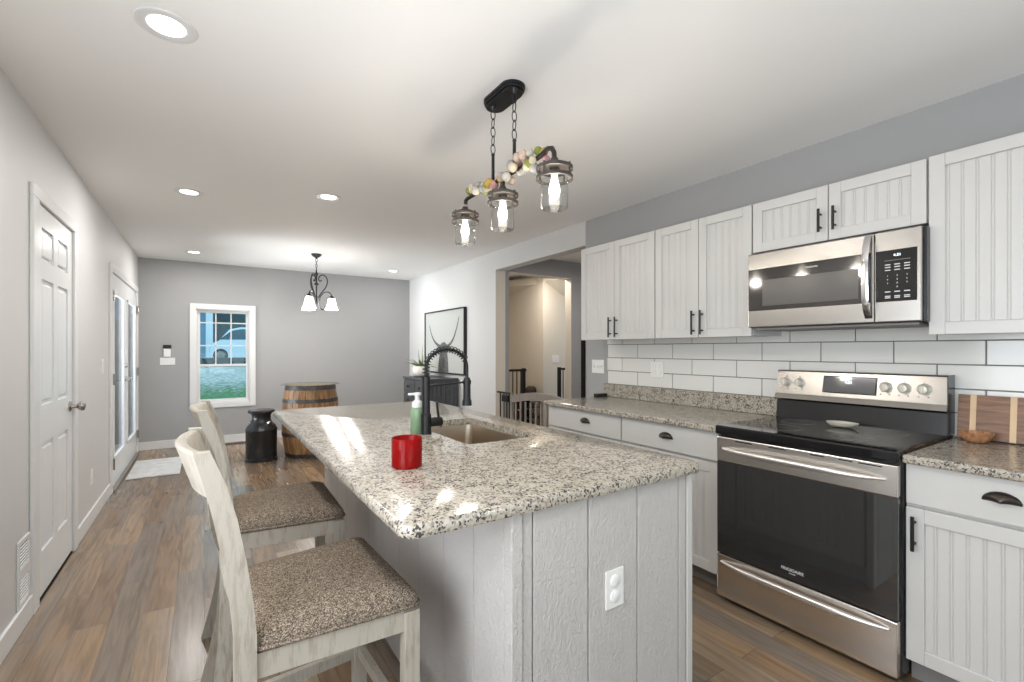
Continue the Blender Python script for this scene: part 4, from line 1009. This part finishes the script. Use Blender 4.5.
# ------------------------------------------------------------------ sideboard
s0, s1, a0, a1 = 2.43, XR-.016, 5.72, 6.60
t = thing('sideboard', 'charcoal wood sideboard with drawers against right wall under picture', 'sideboard', ((s0+s1)/2, (a0+a1)/2, 0))
b = MB(); b.box(s0+.02, s1, a0+.015, a1-.015, .06, .872)
for y in (a0+.04, a1-.04):
    for x in (s0+.05, s1-.04): b.box(x-.025, x+.025, y-.025, y+.025, 0, .06)
for k in range(7): q = s0+.022+k*(s1-s0-.024)/7; b.box(q+.002, q+(s1-s0-.024)/7-.002, a0+.008, a0+.0155, .06, .872, .002, 1)
b.out('body', charcoal_wood, t)
b = MB(); b.box(s0, s1, a0, a1, .873, .90, .004); b.out('top', charcoal_wood, t)
for r_ in range(4):
    for k in range(2):
        if r_ == 1 and 0: continue
        y0_ = a0+.03+k*.415; z0_ = .09+r_*.195
        b = MB(); b.box(s0+.004, s0+.0195, y0_, y0_+.405, z0_, z0_+.185, .003)
        d = b.out('drawer', charcoal_wood, t)
        b = MB(); b.lathe([(0, 0), (.007, 0), (.006, -.012), (.014, -.018), (.013, -.026), (0, -.028)], (s0+.004, y0_+.2025, z0_+.0925), 16, axis='X'); b.out('knob', black_metal, d)
# potted plant
px_, py_ = 2.58, 6.27
t = thing('potted_plant', 'spiky aloe-like plant in white pot on the sideboard', 'plant', (px_, py_, .90))
b = MB(); b.lathe([(0, 0), (.11, 0), (.11, .008), (0, .008)], (px_, py_, .9005), 28); b.out('saucer', black_metal, t)
b = MB(); b.lathe([(0, .0085), (.085, .0085), (.115, .03), (.128, .075), (.122, .125), (.105, .155), (.098, .155), (.108, .12), (0, .12)], (px_, py_, .9005), 32); b.out('pot', mat('white_ceramic', (.70, .69, .66), .4), t)
b = MB()
for k in range(26):
    a = 2.4*k; ln = .17+.12*((k*7) % 5)/4; lean = .5+.5*((k*3) % 5)/4 if k > 2 else .08; n = 8; pts = []
    for i in range(n+1):
        q = i/n; r_ = .02+ln*lean*q*1.15; z = 1.03+ln*(1.25-lean*.75)*q-ln*lean*.55*q*q; pts.append((px_+r_*math.cos(a), py_+r_*math.sin(a), z))
    b.tube(pts, [.0125*(1-(i/n)**1.5)+.0012 for i in range(n+1)], 6, flat=(1.2, .5))
b.out('leaves', mat('sage_green_leaf', (.16, .23, .09), .5, var=.3, vscale=30), t)
# picture
t = thing('framed_picture', 'black framed black-and-white picture of a long-horned shaggy cow', 'picture', (XR, 6.16, .94))
p0, p1, q0, q1 = 5.50, 6.83, .945, 1.86
b = MB(); fr = .018; xb0, xb1 = XR-.045, XR-.002
b.box(xb0, xb1, p0, p0+fr, q0, q1); b.box(xb0, xb1, p1-fr, p1, q0, q1); b.box(xb0, xb1, p0+fr, p1-fr, q0, q0+fr); b.box(xb0, xb1, p0+fr, p1-fr, q1-fr, q1); b.out('frame', black_metal, t)
b = MB(); b.box(XR-.030, XR-.020, p0+fr, p1-fr, q0+fr, q1-fr); cv = b.out('canvas', mat('pale_print_paper', (.44, .45, .435), .6), t)
ink = mat('grey_ink', (.10, .10, .10), .7, var=.7, vscale=45, stretch=(1, 3, 1)); ink2 = mat('dark_ink', (.06, .06, .06), .7)
def flat_stroke(pts, w0, w1, m_, name, x=XR-.0307):
    b = MB(); rr = []; n = len(pts)
    for i in range(n):
        p = Vector(pts[i]); d = (Vector(pts[min(i+1, n-1)])-Vector(pts[max(i-1, 0)])).normalized(); nn = Vector((-d.y, d.x)); w_ = w0+(w1-w0)*i/(n-1)
        a = p+nn*w_; c_ = p-nn*w_; rr.append([(x, a.x, a.y), (x, c_.x, c_.y), (x+.0006, c_.x, c_.y), (x+.0006, a.x, a.y)])
    b.rings(rr, smooth=False); return b.out(name, m_, cv)
yc = 6.17
flat_stroke([tuple(v) for v in smooth([(yc+.10, 1.33), (yc+.20, 1.36), (yc+.32, 1.42), (yc+.42, 1.52), (yc+.50, 1.66)])], .028, .008, ink, 'horn')
flat_stroke([tuple(v) for v in smooth([(yc-.10, 1.33), (yc-.20, 1.36), (yc-.32, 1.44), (yc-.42, 1.58), (yc-.50, 1.74)])], .028, .008, ink, 'horn')
b = MB(); b.prism([(yc-.17, .964), (yc-.16, 1.10), (yc-.13, 1.24), (yc-.12, 1.36), (yc-.04, 1.40), (yc+.05, 1.39), (yc+.12, 1.35), (yc+.13, 1.22), (yc+.17, 1.08), (yc+.18, .964)], 'X', XR-.0305, XR-.0300); b.out('cow_head', ink, cv)
b = MB()
for s_ in (-1, 1): b.prism([(yc+s_*.12, 1.34), (yc+s_*.24, 1.31), (yc+s_*.27, 1.26), (yc+s_*.12, 1.28)], 'X', XR-.0308, XR-.0303)
b.prism([(yc-.03, 1.02), (yc+.03, 1.02), (yc+.05, 1.14), (yc, 1.20), (yc-.05, 1.14)], 'X', XR-.031, XR-.0304)
b.out('cow_ears', ink2, cv)

# ------------------------------------------------------------------ safety gates
XG = 2.935
t = thing('safety_gate', 'taupe arched-top baby gate across the opening to the hall', 'baby gate', (XG, 4.0, 0))
b = MB(); b.tube([(XG, 4.76, .785), (XG, 4.49, .785)], .011, 10)
for y in (4.70, 4.62, 4.56, 4.50): b.tube([(XG, y, .785), (XG, y, .04)], .008, 8)
b.tube([(XG, 4.76, .05), (XG, 3.21, .05)], .011, 10); b.out('fixed_rail', black_metal, t)
b = MB(); b.box(XG-.035, XG+.022, 4.50, 4.62, .685, .765, .006); b.out('latch', black_metal, t)
b = MB(); tops = []; y0_, y1_ = 3.28, 4.47; n = 16
for i in range(n+1):
    q = i/n; tops.append((y0_+(y1_-y0_)*q,   .765+.072*math.sin(PI*q)))
poly = tops+[(y, z-.085+.01*0) for y, z in tops[::-1]]
b.prism(poly, 'X', XG-.012, XG+.012); b.out('arched_top', taupe_wood, t)
for y in (4.45, 3.30): b = MB(); b.box(XG-.016, XG+.016, y-.018, y+.018, .06, .79, .003); b.out('gate_post', taupe_wood, t)
k = 0
while 4.37-k*.095 > 3.36:
    y = 4.37-k*.095; b = MB(); b.box(XG-.007, XG+.007, y-.012, y+.012, .09, .72, .002); b.out('gate_bar', taupe_wood, t); k += 1
b = MB(); b.box(XG-.014, XG+.014, 3.30, 4.45, .06, .10, .003); b.out('bottom_rail', taupe_wood, t)
YG = 4.96
t = thing('safety_gate', 'open black metal baby gate at the top of the stairwell', 'baby gate', (3.6, YG, 0))
for (x0_, x1_, pxx) in ((3.13, 3.49, 3.45), (4.02, 4.20, 4.045)):
    b = MB(); b.box(x0_, x1_, YG-.014, YG+.014, 1.01, 1.04, .004); b.box(pxx-.022, pxx+.022, YG-.02, YG+.02, .03, 1.05, .004); b.out('side_frame', black_metal, t)
    x = x0_+.03
    while x < x1_:
        if abs(x-pxx) > .04: b = MB(); b.tube([(x, YG, 1.01), (x, YG, .04)], .0075, 8); b.out('gate_bar', taupe_wood if 0 else black_metal, t)
        x += .062
b = MB(); b.box(3.13, 4.20, YG-.014, YG+.014, .015, .04, .004); b.out('threshold_bar', black_metal, t)
# dark shelf with shoes inside the stairwell
kx0, kx1, ky0, ky1 = 3.66, 4.22, 5.62, 5.92
t = thing('shoe_rack', 'dark wire shoe rack in the stairwell behind the gates', 'shoe rack', ((kx0+kx1)/2, 5.8, 0))
for x in (kx0, kx1-.02):
    for y in (ky0, ky1): b = MB(); b.tube([(x+.01, y, 0), (x+.01, y, .62)], .008, 8); b.out('post', black_metal, t)
for z in (.12, .27, .42, .58): b = MB(); b.box(kx0, kx1, ky0, ky1, z, z+.012, .002); b.out('shelf', black_metal, t)
sh_c = [(.03, .03, .03), (.10, .045, .03), (.02, .02, .025), (.30, .06, .04), (.05, .04, .035), (.35, .33, .30)]
sm = [mat('shoe_leather_%s' % n_, c_, .5) for n_, c_ in zip(('black', 'brown', 'navy', 'red', 'umber', 'pale'), sh_c)]
cn = ('black', 'dark brown', 'navy', 'dark red', 'umber', 'pale grey')
k = 0
for zi, z in enumerate((.132, .282, .432)):
    for j in range(3):
        x = kx0+.04+j*.18; ci = (k*5+zi) % 6
        b = MB(); prof_ = [(ky0+.02, z), (ky0+.27, z), (ky0+.275, z+.09), (ky0+.20, z+.085), (ky0+.13, z+.055), (ky0+.04, z+.045), (ky0+.015, z+.02)]
        b.prism(prof_, 'X', x, x+.085); o = b.out('shoe', sm[ci])
        tag(o, '%s shoe on the %s shelf of the stairwell rack, %s' % (cn[ci], ('lowest', 'second', 'third')[zi], ('left', 'middle', 'right')[j]), 'shoe', 'shoes on the stairwell rack'); k += 1
b = MB(); b.lathe([(0, 0), (.06, 0), (.085, .05), (.08, .11), (.05, .14), (0, .13)], (4.15, 5.77, .5925), 20); tag(b.out('basket', mat('dark_brown_wicker', (.05, .028, .018), .8, bump=1, bscale=80)), 'small dark brown basket on top of the stairwell shoe rack', 'basket')
# stairwell lamp, then an unseen hall lamp added to brighten the grey walls
t = thing('ceiling_light', 'small white dome ceiling light in the cream stairwell', 'ceiling light', (3.95, 5.20, H))
b = MB(); b.lathe([(0, 0), (.11, 0), (.11, -.015), (.09, -.05), (.04, -.07), (0, -.072)], (3.95, 5.20, H), 28); b.out('dome', emit('lit_dome_glass', (1, .93, .82), 3), t)
area('stair_light', (0, 0, -.085), (0, 0, 0), .16, 0, 17, (1, .91, .78), 'DISK', t)

t = thing('ceiling_light', 'unseen flush light added to brighten the hall beyond the opening', 'ceiling light', (4.1, 3.7, H))
b = MB(); b.lathe([(0, 0), (.13, 0), (.13, -.015), (.11, -.06), (.05, -.085), (0, -.088)], (4.1, 3.7, H), 28); b.out('dome', bpy.data.materials['lit_dome_glass'], t)
area('hall_fill_light', (0, 0, -.10), (0, 0, 0), .2, 0, 14, (1, .96, .90), 'DISK', t)
